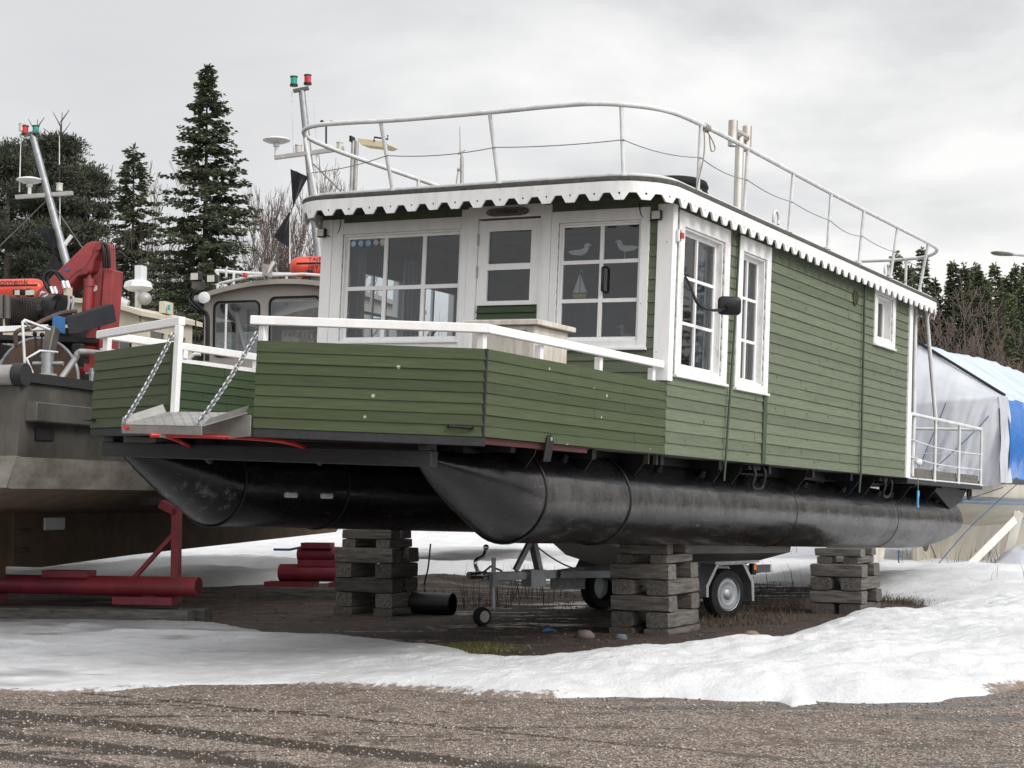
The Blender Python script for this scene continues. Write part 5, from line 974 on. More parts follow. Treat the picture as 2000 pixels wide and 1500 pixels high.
def wheelhouse(root, yb, hw, zb, ze, zc_, ln, mw, wins, rail=True):
    """box with a cambered roof; rear wall at y=yb, walls hw half wide, eaves ze, crown zc_"""
    cam_ = lambda x: ze + (zc_ - ze) * (1 - (x / hw) ** 2)
    mb = MB(); xs = np.linspace(-hw, hw, 15)
    cuts = [(a, b, c, d) for a, b, c, d in wins]
    for (a, b, c, d) in cut_rects(-hw, hw, zb, ze - .12, cuts): mb.box((a, yb, c), (b, yb + .06, d))
    mb.prism([(x, yb, cam_(x) - .02) for x in xs] + [(hw, yb, ze - .12), (-hw, yb, ze - .12)], (0, .06, 0))
    side = [(yb + .4, yb + ln * .45, zb + 1.0, ze - .3), (yb + ln * .52, yb + ln - .3, zb + 1.0, ze - .3)]
    for s in (-1, 1):
        for (a, b, c, d) in cut_rects(yb + .06, yb + ln, zb, ze - .02, side): mb.box((s * hw - .03, a, c), (s * hw + .03, b, d))
    for (a, b, c, d) in cut_rects(-hw, hw, zb, ze - .1, [(-hw + .2, -.1, zb + 1, ze - .3), (.1, hw - .2, zb + 1, ze - .3)]): mb.box((a, yb + ln - .05, c), (b, yb + ln, d))
    wh = mb.build('wheelhouse', mw, root)
    for (a, b, c, d) in wins:
        cx, cz = (a + b) / 2, (c + d) / 2; rr = rrect(b - a + .05, d - c + .05, .12, 6); r2 = rrect(b - a - .02, d - c - .02, .10, 6)
        mb = MB(); n = len(rr); mb.add([(cx + p[0], yb - .015, cz + p[1]) for p in rr] + [(cx + p[0], yb - .015, cz + p[1]) for p in r2] + [(cx + p[0], yb + .01, cz + p[1]) for p in rr] + [(cx + p[0], yb + .01, cz + p[1]) for p in r2],
            [(i, (i + 1) % n, n + (i + 1) % n, n + i) for i in range(n)] + [(n + i, n + (i + 1) % n, 3 * n + (i + 1) % n, 3 * n + i) for i in range(n)] + [(i, 2 * n + i, 2 * n + (i + 1) % n, (i + 1) % n) for i in range(n)])
        wf = mb.build('window', M_rubber, wh); mb = MB(); mb.add([(cx + p[0], yb + .0, cz + p[1]) for p in r2], [tuple(range(n))[::-1]]); mb.build('pane', M_gl, wf)
        mb = MB(); rc = [(a - .012, c - .012), (b + .012, c - .012), (b + .012, d + .012), (a - .012, d + .012)]
    for s in (-1, 1):
        for (a, b, c, d) in side: mb = MB(); mb.add([(s * hw, a, c), (s * hw, b, c), (s * hw, b, d), (s * hw, a, d)], [(0, 1, 2, 3)]); mb.build('pane', M_gl, wh)
    for (a, b) in ((-hw + .2, -.1), (.1, hw - .2)): mb = MB(); mb.add([(a, yb + ln - .02, zb + 1), (b, yb + ln - .02, zb + 1), (b, yb + ln - .02, ze - .3), (a, yb + ln - .02, ze - .3)], [(0, 1, 2, 3)]); mb.build('pane', M_gl, wh)
    mb = MB(); ov = .13; xs = np.linspace(-hw - ov, hw + ov, 17); cz = lambda x: ze + (zc_ - ze) * (1 - (x / (hw + ov)) ** 2)
    mb.loft([[Vector((x, y, cz(x) + dz)) for x in xs] + [Vector((x, y, cz(x) + dz - .085)) for x in xs[::-1]] for y, dz in ((yb - .18, 0), (yb + ln + .25, .05))]); rf = mb.build('wheelhouse_roof', mw, root, smooth=30)
    return wh, rf
YB = 11.7
wA, rA = wheelhouse(WA, YB, 1.47, 2.3, 4.98, 5.24, 3.2, M_cabin, [(-1.27, -.43, 3.93, 4.88), (-.22, .70, 3.93, 4.93), (.86, 1.3, 3.0, 4.9)])
ZR = 5.24
pts = [(-1.25, YB + .05, 5.42), (-1.45, YB + .5, 5.52), (-1.4, YB + 1.2, 5.58), (-.9, YB + 1.7, 5.6), (.2, YB + 1.6, 5.55), (1.2, YB + 1.5, 5.5), (1.45, YB + .8, 5.48), (1.3, YB + .05, 5.42)]
mb = MB(); mb.tube(spline(pts, 6), .032, 8); rl2 = mb.build('roof_rail', M_tube, rA, smooth=60)
mb = MB(); mb.tube([(-1.3, YB + .1, 5.22), (-.6, YB - .02, 5.32), (.4, YB - .05, 5.33), (1.3, YB + .05, 5.25)], .026, 8); mb.build('grab_rail', M_tube, rA, smooth=60)
for x, y, z in ((-1.25, YB + .06, 5.42), (-1.4, YB + 1.1, 5.57), (-.6, YB + 1.7, 5.6), (.4, YB + 1.58, 5.54), (1.3, YB + .05, 5.42)): mb = MB(); mb.tube([(x, y, 5.0), (x, y, z)], .026, 8); mb.build('rail_post', M_tube, rl2)
for px, py in ((384, 541), (416, 545)): mb = MB(); c = A(px, py, 27.9); mb.box(c + Vector((-.10, -.05, -.07)), c + Vector((.08, .08, .08))); fl = mb.build('floodlight', M_plastic, WA, bevel=.015); mb = MB(); mb.box(c + Vector((-.085, -.056, -.055)), c + Vector((.05, -.052, .06))); mb.build('lens', M_lamp, fl)
mb = MB(); mb.box(A(374, 563, 27.9), A(400, 547, 28.1)); mb.build('lamp_bracket', M_alud, WA)
c = A(396, 581, 27.9); mb = MB(); mb.lathe(c + Vector((0, .14, 0)), (0.1, -1, 0), [(0, .04), (.05, .09), (.10, .105), (.13, .1), (.145, .06), (.15, .001)], 20); mb.build('searchlight', M_pale, WA, smooth=40)
for k in range(2): mb = MB(); mb.tube(spline([A(374 + k * 6, 570, 28), A(369 + k * 7, 585, 28), A(382 + k * 8, 600, 28), A(402 + k * 3, 614, 28.05), A(404 + k * 3, 640, 28.05), A(403 + k * 3, 705, 28.05)], 6), .028, 8); mb.build('hose', M_plastic, WA, smooth=60)
mb = MB(); mb.tube([A(383, 595, 28), A(381, 680, 28)], .012, 6); mb.build('hose', M_plastic, WA)
mb = MB(); mb.box(A(473, 541, 28.0), A(484, 534, 28.1)); mb.build('red_marker_lamp', M_redl, WA, bevel=.01)
mb = MB(); mb.tube([A(442, 542, 28.2), A(441, 527, 28.2), A(445, 521, 28.2)], .022, 8); mb.build('vent_pipe', M_tube, WA, smooth=50)
mb = MB(); mb.tube([A(518, 538, 28.1), A(534, 513, 28.3)], .04, 8); mb.box(A(512, 538, 28.0), A(532, 520, 28.3)); mb.build('mast_foot', M_alu, WA)
mb = MB(); a = A(442, 594, 28.05); mb.tube([a, A(440, 684, 28.05)], .02, 6); mb.tube([A(470, 650, 29.5), A(455, 590, 29.5), A(480, 684, 29.5)], .03, 6); mb.build('inner_pole', M_tube, WA)
mb = MB(); mb.box((-1.3, YB + .5, 2.35), (1.3, YB + 1.3, 3.75)); mb.build('cabin_console', M_curt, WA)
mb = MB(); mb.tube(spline([A(370, 700, 27), A(380, 692, 27), A(392, 692, 27)], 4), .035, 8); mb.build('handle_loop', M_tube, WA, smooth=50)
# mast of the workboat: leaning tube, cross arm, lamps, radar dome, aerials, anemometer, day shapes, stays
def mast(root, Q, base_, top, lamps, arm, dome, aer, lant, cones, stays, d, ane):
    P = lambda p, dd=0: Q(p[0], p[1], d + dd)
    mb = MB(); mb.tube([P(base_), P(top)], [.085, .06], 10); ms = mb.build('mast', M_steel, root, smooth=50)
    mb = MB(); mb.beam(P((top[0] - 16, top[1] + 6)), P((top[0] + 14, top[1])), .12, .05); mb.build('light_bracket', M_alud, ms)
    for (p, m_) in lamps:
        mb = MB(); c = P(p); mb.cyl(c - Vector((0, 0, .10)), c - Vector((0, 0, .065)), .075, 14); mb.cyl(c + Vector((0, 0, .065)), c + Vector((0, 0, .085)), .072, 14); ll = mb.build('side_lamp', M_plastic, ms, smooth=40); mb = MB(); mb.cyl(c - Vector((0, 0, .066)), c + Vector((0, 0, .066)), .062, 16); mb.build('lens', m_, ll, smooth=40)
    mb = MB(); mb.beam(P(arm[0]), P(arm[1]), .10, .07); mb.build('cross_arm', M_alu, ms)
    mb = MB(); c = P(dome); mb.lathe(c - Vector((0, 0, .05)), (0, 0, 1), [(0, .05), (.0, .15), (.035, .24), (.05, .255), (.07, .24), (.10, .14), (.115, .01)], 24); mb.cyl(c - Vector((0, 0, .3)), c - Vector((0, 0, .03)), .035, 10); mb.cyl(c - Vector((0, 0, .12)), c - Vector((0, 0, .05)), .06, 12); mb.build('satellite_dome', M_pale, ms, smooth=40)
    for a, b, r in aer: mb = MB(); mb.tube([P(a), P(b)], [r, r * .5], 6); mb.build('whip_aerial', M_tube, ms)
    for p in lant: mb = MB(); c = P(p); mb.cyl(c - Vector((0, 0, .08)), c + Vector((0, 0, .05)), .06, 12); mb.cyl(c + Vector((0, 0, .05)), c + Vector((0, 0, .07)), .068, 12); mb.build('mast_lantern', M_lamp, ms, smooth=40)
    a, b = ane; mb = MB(); mb.tube([P(b), P(a)], .018, 6)
    for t in (0, 2.1, 4.2): e_ = P(a) + Vector((.10 * math.cos(t), .10 * math.sin(t), 0)); mb.tube([P(a), e_], .008, 5); mb.ball(e_, .04, 8)
    mb.build('anemometer', M_plastic, ms, smooth=40)
    for tri in cones:
        vv = [P(p) for p in tri]; mb = MB(); ax_ = (vv[0] + vv[1]) / 2; h_ = (vv[1] - vv[0]) / 2; mb.prism(vv, (0, .006, 0)); k2 = h_.length; mb.prism([ax_ + Vector((0, k2, 0)), ax_ - Vector((0, k2, 0)), vv[2]], Vector((.006, 0, 0))); mb.build('day_shape', M_dgrey, ms)
    for a, b in stays: mb = MB(); mb.tube([P(a), P(b)], .011, 5); mb.build('stay', M_alud, ms)
    return ms
mast(WA, A, (627, 545), (589, 172), [((574, 158), M_greenl), ((601, 155), M_redl)], [(536, 308), (672, 290)], (540, 274),
     [((574, 305), (570, 178), .014), ((622, 380), (614, 195), .012), ((566, 515), (566, 420), .014)], [(664, 285), (583, 290)],
     [[(567, 330), (602, 345), (572, 403)], [(534, 462), (566, 485), (566, 412)]], [((533, 520), (573, 400)), ((573, 404), (590, 350)), ((612, 320), (672, 380))], 29.6, ((637, 240), (637, 292)))
# second workboat
WB = empty('workboat', 'cream wheelhouse workboat with a leaning mast standing left of the grey one', 'workboat', (-11.4, 17.9, 0), AH)
hb = workboat(WB, True); Bi = WB.matrix_basis.inverted()
def Bq(px, py, d): return Bi @ wp(px, py, d)
wB, rB = wheelhouse(WB, 12.5, 1.62, 2.3, 4.82, 5.12, 2.2, M_cream, [(-1.4, -.3, 3.6, 4.4), (.2, 1.45, 3.55, 4.35)])
mast(WB, Bq, (142, 560), (62, 258), [((49, 254), M_redl), ((70, 254), M_greenl)], [(31, 385), (142, 377)], (58, 352), [((38, 375), (41, 262), .014), ((116, 365), (116, 265), .014), ((117, 470), (117, 380), .014), ((43, 250), (43, 232), .02)],
     [(116, 365), (43, 248)], [[(74, 447), (122, 447), (103, 493)], [(87, 535), (128, 528), (104, 494)]], [((94, 388), (-10, 490)), ((96, 388), (165, 490))], 31, ((116, 322), (116, 366)))
mb = MB(); c = Bq(270, 560, 31); mb.lathe(c - Vector((0, 0, .08)), (0, 0, 1), [(0, .10), (.0, .2), (.06, .29), (.16, .26), (.2, .16), (.2, .02)], 8); mb.box(Bq(263, 547, 31), Bq(287, 521, 31.2)); mb.cyl(c - Vector((0, 0, .5)), c - Vector((0, 0, .08)), .06, 12); rd = mb.build('radar', M_pale, WB)
mb = MB(); mb.ball(Bq(282, 583, 30.8), .14, 16, (1, 1, .9)); mb.build('searchlight', M_alu, rd, smooth=60)
mb = MB(); mb.box(Bq(310, 612, 30.6), Bq(339, 592, 30.9)); lb_ = mb.build('side_lamp_box', M_cream, WB, bevel=.01); mb = MB(); mb.box(Bq(327, 606, 30.55), Bq(333, 596, 30.59)); mb.build('lens', mat('teal_lens', (.0, .45, .40), rough=.15), lb_)
mb = MB(); mb.tube([Bq(212, 575, 31), Bq(250, 595, 31)], .09, 10); mb.build('roof_pipe', M_pale, WB, smooth=40)
mb = MB(); mb.cyl(Bq(126, 478, 31), Bq(140, 460, 31), .04, 8); mb.cyl(Bq(124, 480, 31), Bq(128, 475, 31), .05, 8); mb.build('horn', M_pale, WB, smooth=40)
# third workboat, hidden behind the houseboat but for its masts
WC = empty('workboat', 'workboat hidden behind the houseboat with only its two thin masts showing over the roof', 'workboat', (-1.6, 30.5, 0), -.3); Ci = WC.matrix_basis.inverted()
def Cq(px, py, d): return Ci @ wp(px, py, d)
up, lo = ring_hull([(0, 1.5, .9, 1.1, 1.4, 1.9), (5, 1.6, .9, 1.1, 1.4, 1.9), (9, .1, 1.3, 1.6, 1.9, 2.2)]); mb = MB(); mb.loft(up); mb.build('hull', M_gelold, WC, smooth=25); mb = MB(); mb.loft(lo, closed=False); mb.build('bottom', M_anti, WC); mb = MB(); mb.box(Cq(690, 1145, 32.5), Cq(790, 1030, 33.3)); mb.build('keel_block', M_wood, WC)
wC, rC = wheelhouse(WC, 2, 1.1, 1.9, 3.5, 3.6, 2.4, M_cream, [(-.8, .8, 2.7, 3.3)])
for a, b in ((684, 690), (692, 697)): mb = MB(); mb.tube([Cq(a - 2, 470, 34), Cq(b, 275, 34)], .045, 8); mb.build('radar_mast', M_alu, WC, smooth=50)
mb = MB(); mb.prism([Cq(*p, 34) for p in ((698, 270), (750, 276), (761, 284), (752, 288), (704, 282))], (0, .5, .02)); rb = mb.build('radar_board', mat('yellowed_board', (.50, .44, .27), (.42, .37, .24), rough=.6), WC)
mb = MB(); mb.box(Cq(682, 276, 33.9), Cq(694, 269, 34.1)); mb.build('radar_motor', M_plastic, rb); mb = MB(); mb.tube([Cq(731, 276, 34), Cq(731, 268, 34), Cq(758, 272, 34), Cq(757, 264, 34)], .02, 6); mb.build('radar_rod', M_plastic, rb)
mb = MB(); mb.tube([Cq(902, 470, 36), Cq(902, 308, 36)], .045, 8); mb.tube([Cq(903, 308, 36), Cq(899, 296, 36)], .03, 6); mb.tube([Cq(899, 300, 36), Cq(898, 247, 36)], [.016, .008], 6); mb.tube([Cq(895, 330, 36), Cq(890, 370, 36)], .016, 6); mb.tube([Cq(894, 302, 36), Cq(909, 293, 36)], .012, 5); mb.ball(Cq(896, 331, 36), .045, 8); mb.build('aerial_mast', M_alu, WC, smooth=50)
# life raft canisters with their stencilled names
def canister(label, a, b, r, txt, ts, up_, offx, root_m, cols):
    a, b = Vector(a), Vector(b); d = (b - a); l = d.length; d.normalize(); mb = MB()
    mb.lathe(a, d, [(0, .01), (.015, r * .45), (.06, r * .78), (.13, r * .95), (.22, r), (l - .22, r), (l - .13, r * .95), (l - .06, r * .78), (l - .015, r * .45), (l, .01)], 28)
    c = mb.build('liferaft_canister', M_orange, None, smooth=50); tag(c, label, 'life raft', 'orange life raft canisters on the wheelhouse roofs')
    mid = (a + b) / 2; e2 = Vector((0, 0, 1)); e3 = d.cross(e2) * 1
    if e3.y > 0: e3 = -e3
    def f(zc):
        def g(x, y, z): t = zc + y / r; return mid + d * (x + offx) + (e3 * math.cos(t) + e2 * math.sin(t)) * (r + .004 + z)
        return g
    text_obj('raft_lettering', txt[0], ts, M_ink, c, f(.62))
    if len(txt) > 1: text_obj('raft_lettering', txt[1], ts, M_ink, c, lambda x, y, z: f(-.05)(-x, -y, z) if up_ else f(-.05)(x, y, z))
    mb = MB(); 
    mb.tube([mid + d * q + (e3 * math.cos(.22) + e2 * math.sin(.22)) * (r + .012) for q in np.linspace(-l * .42, l * .42, 9)], .014, 6); mb.build('lashing_strap', M_plastic, c)
    mb = MB(); mb.box(mid - Vector((l * .3, .05, r + .09)), mid + Vector((l * .3, .1, -r + .03))); mb.build('cradle', M_alud, c)
    return c
p1, p2 = wp(566, 522, 28.6), wp(692, 519, 28.9); canister('orange life raft canister lettered TAIPALSAARI on the grey wheelhouse roof', p1, p2, .185, ['TAIPALSAARI', 'TAIPALSAARI'], .125, True, .09, None, None)
p1, p2 = wp(-55, 566, 30.8), wp(88, 563, 31); canister('orange life raft canister lettered menk on the cream wheelhouse roof', p1, p2, .19, ['omenk', 'raft'][:1], .19, False, .12, None, None)
mb = MB(); c = wp(604, 533, 28.25); mb.box(c + Vector((-.05, 0, -.05)), c + Vector((.06, .1, .06))); mb.cyl(c - Vector((0, -.05, .12)), c + Vector((0, .05, -.04)), .02, 6); o = mb.build('deck_lamp', M_plastic, WA, bevel=.01, world=True)

# red boat stands and their ground timbers
def boat_stand(px, py, d, label, l=3.4, hgt=.62, two=True):
    base_ = wp(px, py, d); ax = Vector((math.cos(AH), math.sin(AH), 0)); e = empty('boat_stand', label, 'boat stand', Vector((base_.x, base_.y, 0)), AH, 'red tubular boat stands')
    z = base_.z; r = .115; mb = MB(); mb.tube([(0, 0, z), (-l, 0, z)], r, 20, cap=False); mb.tube([(0, 0, z), (-l, 0, z)], r * .86, 20, cap=False); mb.lathe((0, 0, z), (1, 0, 0), [(-.002, r * .86), (0, r * .86), (.001, r), (-.002, r)], 20); t = mb.build('cross_tube', M_stand, e, smooth=40)
    mb = MB(); mb.box((-1.05, -.14, z - r - .10), (-.28, .14, z - r - .01)); mb.prism([(-.72, -.02, z - r - .02), (-.60, -.02, z + .04), (-.55, -.02, z - r - .02)], (0, .02, 0)); mb.build('foot_plate', M_stand, e)
    mb = MB(); mb.box((-l + .1, -.14, z - r - .10), (-l + .8, .14, z - r - .01)); mb.build('foot_plate', M_stand, e)
    mb = MB(); mb.box((-2.0, -.12, z + r - .02), (-1.4, .12, z + r + .06)); mb.build('keel_plate', M_stand, e)
    mb = MB(); mb.box((-.345, -.05, z + r * .8), (-.245, .05, 1.34)); u = mb.build('upright', M_stand, e, bevel=.006)
    mb = MB(); mb.beam((-.85, 0, z + r * .7), (-.33, 0, z + .62), .05, .05, (0, 1, 0)); mb.build('brace', M_stand, e)
    mb = MB(); mb.beam((-.28, 0, 1.30), (-.5, 0, 1.40), .1, .1, (0, 1, 0)); mb.build('head_bracket', M_stand, e); mb = MB(); mb.beam((-.62, -.2, 1.43), (-.62, .25, 1.43), .14, .08); mb.build('head_pad', M_rubber, e)
    return e, base_
e1, b1 = boat_stand(388, 1146, 19.4, 'red tubular boat stand with an upright under the grey workboat stern')
b2 = wp(548, 1118, 24.0); e2 = empty('boat_stand', 'doubled red tubular boat stand with a blue rod behind the dark left crib', 'boat stand', Vector((b2.x, b2.y, 0)), AH, 'red tubular boat stands')
mb = MB(); mb.tube([(0, 0, b2.z), (1.55, 0, b2.z)], .125, 20); mb.build('cross_tube', M_stand, e2, smooth=40)
mb = MB(); mb.tube([(.27, .05, b2.z + .27), (1.0, .05, b2.z + .27)], .11, 20); mb.build('upper_tube', M_stand, e2, smooth=40)
mb = MB(); mb.box((.3, -.1, b2.z + .1), (.9, .1, b2.z + .19)); mb.box((.35, -.1, b2.z + .36), (.8, .1, b2.z + .44)); mb.build('saddle_plate', M_stand, e2)
for x in (-.2, .8): mb = MB(); mb.box((x, -.15, b2.z - .24), (x + .75, .15, b2.z - .13)); mb.build('foot_plate', M_stand, e2)
mb = MB(); mb.tube([(.45, .1, b2.z + .40), (.1, .1, b2.z + .33), (-.15, .1, b2.z + .33)], .02, 6); mb.build('blue_rod', M_blue, e2)
e3 = None
def sleeper(p, q, wd, ht, label, grp='ground timbers under the boat stands'):
    p, q = Vector(p), Vector(q); l = (q - p).length; o = timber_mesh(l, wd, ht, False, int(l * 100)).build('wooden_sleeper', M_wood, None, smooth=30); o.location = (p + q) / 2; o.rotation_euler = (0, 0, math.atan2((q - p).y, (q - p).x)); return tag(o, label, 'timber', grp)
ax = Vector((math.cos(AH), math.sin(AH), 0)); ay = Vector((-ax.y, ax.x, 0))
for k, (dy, dx) in enumerate(((-.2, .0), (.1, .08))):
    q = Vector((b1.x, b1.y, 0)) + ay * dy + ax * dx; sleeper(q - ax * 3.6 + Vector((0, 0, .07)), q + Vector((0, 0, .07)), .22, .17, ('front' if k == 0 else 'rear') + ' dark timber under the red stand at the workboat stern')
for k, (dy, dx) in enumerate(((-.2, .0), (.1, .08))):
    q = Vector((b2.x, b2.y, 0)) + ay * dy + ax * (dx - .25); sleeper(q + Vector((0, 0, .06)), q + ax * 2.2 + Vector((0, 0, .06)), .22, .2, ('front' if k == 0 else 'rear') + ' dark timber under the red stand behind the left crib')
q = G(108, 1116); q2 = G(290, 1120); sleeper(q + Vector((0, 0, .08)), q2 + Vector((0, 0, .08)), .3, .2, 'dark timber lying on the snow edge behind the nearest red stand')

# ================================================================== SAILBOAT UNDER TARPAULINS ON THE RIGHT
o_ = wp(1800, 959, 31.6); SB = empty('sailboat', 'white long-keeled sailboat hull with a double blue stripe standing on land under tarpaulins', 'sailboat', (o_.x, o_.y, 0), BYAW)
secs = [(-.75, .95, 1.45, 1.72), (-.3, 1.2, 1.2, 1.70), (.8, 1.5, 1.0, 1.68), (3, 1.75, .85, 1.66), (6, 1.7, .85, 1.72), (8.5, 1.0, 1.1, 1.9), (10, .05, 1.8, 2.1)]
rings = []
for y, b, kz, sz in secs:
    prof = [(1, sz), (1.0, sz - .25), (.95, sz - (sz - kz) * .45), (.78, sz - (sz - kz) * .72), (.45, kz + .1), (.16, kz - .03)]
    kb = max(.12, kz - .95 if y > .2 else kz - .25); prof += [(.10, (kz + kb) / 2), (.07, kb)]
    rings.append([Vector((b * a, y, z)) for a, z in prof] + [Vector((-b * a, y, z)) for a, z in prof[::-1]])
mb = MB(); mb.loft(rings); mb.build('hull', M_gelold, SB, smooth=50)
mb = MB(); mb.prism([(-.07, -.55, .14), (-.07, -.45, 1.25), (-.07, 5.8, 1.0), (-.07, 5.0, .12), (-.07, 1.5, .02), (-.07, .2, .03)], (.14, 0, 0)); mb.build('keel', M_gelold, SB, bevel=.03)
mb = MB(); mb.cyl((.075, -.05, .62), (.085, -.05, .62), .23, 24); mb.build('propeller_aperture', mat('olive_cover', (.10, .10, .055), rough=.8), SB)
for z0, z1 in ((.36, .42), (.45, .50)):
    mb = MB()
    for s in (-1, 1): mb.loft([[Vector((s * (b * 1.0 + .012), y, sz - z0 * .8)), Vector((s * (b * .985 + .02), y, sz - z1 * .8))] for y, b, kz, sz in secs], closed=False)
    mb.loft([[Vector((-.99, -.765, 1.72 - z0 * .8)), Vector((-.99, -.765, 1.72 - z1 * .8))], [Vector((.99, -.765, 1.72 - z0 * .8)), Vector((.99, -.765, 1.72 - z1 * .8))]], closed=False); mb.build('blue_stripe', mat('stripe_paint', (.12, .17, .24), rough=.4), SB, smooth=40)
# tarpaulins: cross frame u (left..right), ridge at u = 0
def local_grid(nu, nv, f):
    vs = [f(i / (nu - 1), j / (nv - 1)) for j in range(nv) for i in range(nu)]; fs = [(j * nu + i, j * nu + i + 1, (j + 1) * nu + i + 1, (j + 1) * nu + i) for j in range(nv - 1) for i in range(nu - 1)]; return vs, fs
RID, EAV, HW_, ZB = 4.42, 3.36, 1.62, 1.72
def fold(a, b, s): return float(vnoise(np.array([a * s]), np.array([b * s]), 11)[0] - .5)
def blue(s, t):                                      # s across the whole section, t along the boat
    y = -.02 + t * 11; ridge = RID + .05 - .10 * math.sin(t * 9) * .3 - .02 * t; q = (s - .5) * 2; a = abs(q); sg = 1 if q >= 0 else -1
    if a < .55: k = a / .55; u = HW_ * k; z = ridge + (EAV - ridge) * k - .10 * math.sin(k * math.pi) * (.6 + .4 * math.sin(t * 20))
    else: k = (a - .55) / .45; u = HW_ + .09 * math.sin(k * 3) + .05 * fold(t * 30, k * 2, 1); z = EAV + (ZB + .08 - EAV) * k
    z += .05 * fold(t * 26 + a * 3, a * 4, 1); return Vector((sg * u, y, z))
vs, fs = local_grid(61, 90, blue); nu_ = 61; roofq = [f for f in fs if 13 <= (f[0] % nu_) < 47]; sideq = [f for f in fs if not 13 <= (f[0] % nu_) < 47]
M_glaretarp = mat('blue_tarp_glare', (.58, .64, .74), (.18, .32, .60), scale=1.6, stretch=(.6, 5, .6), lo=.42, hi=.78, rough=.3, bump=.3, bscale=9)  # roof slope of the blue tarp, grazing sky glare painted in as white
for nm, q, m_, lb_t in (('glare_tarpaulin', roofq, M_glaretarp, 'blue tarpaulin roof over the sailboat with white streaks of painted sky glare'), ('blue_tarpaulin', sideq, M_btarp, 'bright blue tarpaulin hanging down the side of the covered sailboat')):
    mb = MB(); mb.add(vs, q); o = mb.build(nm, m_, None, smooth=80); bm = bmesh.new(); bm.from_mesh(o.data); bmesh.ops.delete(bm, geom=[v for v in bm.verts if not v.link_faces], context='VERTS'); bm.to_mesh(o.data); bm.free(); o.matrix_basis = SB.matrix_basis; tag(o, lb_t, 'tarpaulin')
def grey(s, t):
    q = (s - .5) * 2; u = q * HW_ * 1.01; zr = RID - .02 + (EAV - RID) * abs(q)
    k = min(t / .42, 1); v = max((t - .42) / .58, 0); out = .85 * (1 - .30 * abs(q) ** 3)
    if t < .42: z = zr - (zr - (EAV - .05 - .12 * (1 - abs(q)))) * k ** 1.15; y = -.0 - out * k
    else: z = (EAV - .05 - .12 * (1 - abs(q))) + (ZB - .02 - EAV) * v; y = -out - .10 * math.sin(v * 2.6) + .1 * v
    w_ = min(1, t * 2.5) * (.35 + .65 * v)
    y += (.34 * fold(u * 2.2 + v * 2.4, v * .7 + u * .5, 1) + .20 * fold(u * 6 + v * 5.2, v * 1.6, 1) + .07 * fold(u * 15 + v * 9, v * 5, 1)) * w_; z += .05 * fold(u * 4, t * 6, 1) * k; u += .05 * fold(v * 3, u * 3, 1) * v
    return Vector((u, y, z))
vs, fs = local_grid(90, 70, grey); mb = MB(); mb.add(vs, fs)
for sg in (1,):
    def wrap(s, t): u = HW_ * 1.0 + .055 + .05 * fold(s * 5, t * 4, 1); return Vector((u, -.64 + s * .76, EAV - .02 + (ZB - EAV) * t + .02 * fold(s * 9, t * 9, 1)))
    v2, f2 = local_grid(20, 30, wrap); mb.add(v2, f2)
o = mb.build('grey_tarpaulin', M_gtarp, None, smooth=80); o.matrix_basis = SB.matrix_basis; tag(o, 'grey tarpaulin hanging in folds over the near end of the sailboat', 'tarpaulin')
o2 = lambda u, y, z: SB.matrix_basis @ Vector((u, y, z))
for pts, lab in (([(.75, -.95, 3.2), (.5, -.98, 2.6), (.1, -1.02, 1.7), (-.2, -.9, 1.3)], 'blue rope running down the middle of the grey tarpaulin'), ([(1.55, -.2, 3.35), (1.45, -.75, 2.9), (.8, -1.03, 2.2), (.2, -1.05, 1.7)], 'blue rope crossing the grey tarpaulin slantwise from the roof corner'), ([(1.72, .5, 1.7), (1.3, -1.5, .9), (.9, -2.6, .15)], 'long blue guy rope from the tarpaulin edge down to the snow'), ([(1.62, -.3, 1.62), (.9, -.9, 1.35), (.0, -1.1, 1.2)], 'short blue rope tied under the lower edge of the grey tarpaulin')):
    mb = MB(); mb.tube(spline([o2(*p) for p in pts], 6), .009, 5); tag(mb.build('tie_rope', M_ropeb, None), lab, 'rope')
mb = MB(); mb.tube([o2(0, -.06, RID + .03), o2(HW_ + .02, -.06, EAV + .0)], .03, 6); tag(mb.build('tent_pole', M_dgrey, None), 'dark pole along the roof edge where blue and grey tarpaulins meet', 'pole')
# props, jug, heap
def prop(name, parts, lab, m, cat='prop', grp=None):
    mb = MB()
    for p, q, a, b in parts: mb.beam(p, q, a, b, (.3, 1, .2))
    return tag(mb.build(name, m, None, bevel=.005), lab, cat, grp)
prop('boat_prop', [(wp(1962, 1108, 31.0), wp(1990, 1000, 31.0), .17, .12)], 'upright pale post propping the sailboat at the right', M_gel)
prop('boat_prop', [(wp(1872, 1125, 30.0), wp(1992, 1004, 31.1), .14, .1)], 'long slanting pale strut propping the sailboat', M_gel)
prop('boat_prop', [(wp(1708, 1140, 30.0), wp(1722, 1050, 30.3), .18, .12)], 'greyish wooden post seen just right of the stern crib', M_ply)
prop('plank', [(wp(1715, 1118, 30.4), wp(1800, 1121, 30.4), .1, .12)], 'plank lying across the snow under the sailboat stern', M_wood, 'plank')
c = wp(1757, 1121, 29.6); mb = MB(); mb.loft([[c + Vector((a * s, b * s * .8, z)) for a, b in rrect(.30, .22, .06)] for z, s in ((-.16, .9), (-.12, 1), (.08, 1), (.12, .85))]); mb.cyl(c + Vector((-.09, 0, .1)), c + Vector((-.09, 0, .17)), .03, 10); mb.tube(spline([c + Vector((.0, 0, .12)), c + Vector((.06, 0, .17)), c + Vector((.12, 0, .12))], 4), .016, 6); tag(mb.build('water_jug', M_pale, None, smooth=40), 'white plastic jug standing in the snow under the sailboat stern', 'jug')
mb = MB(); mb.tube(spline([wp(1755, 1075, 29.7), wp(1756, 1100, 29.6), wp(1768, 1104, 29.5), wp(1768, 1122, 29.4)], 5), .013, 5); tag(mb.build('tie_rope', M_ropeb, None), 'blue rope hanging down to the white jug', 'rope')
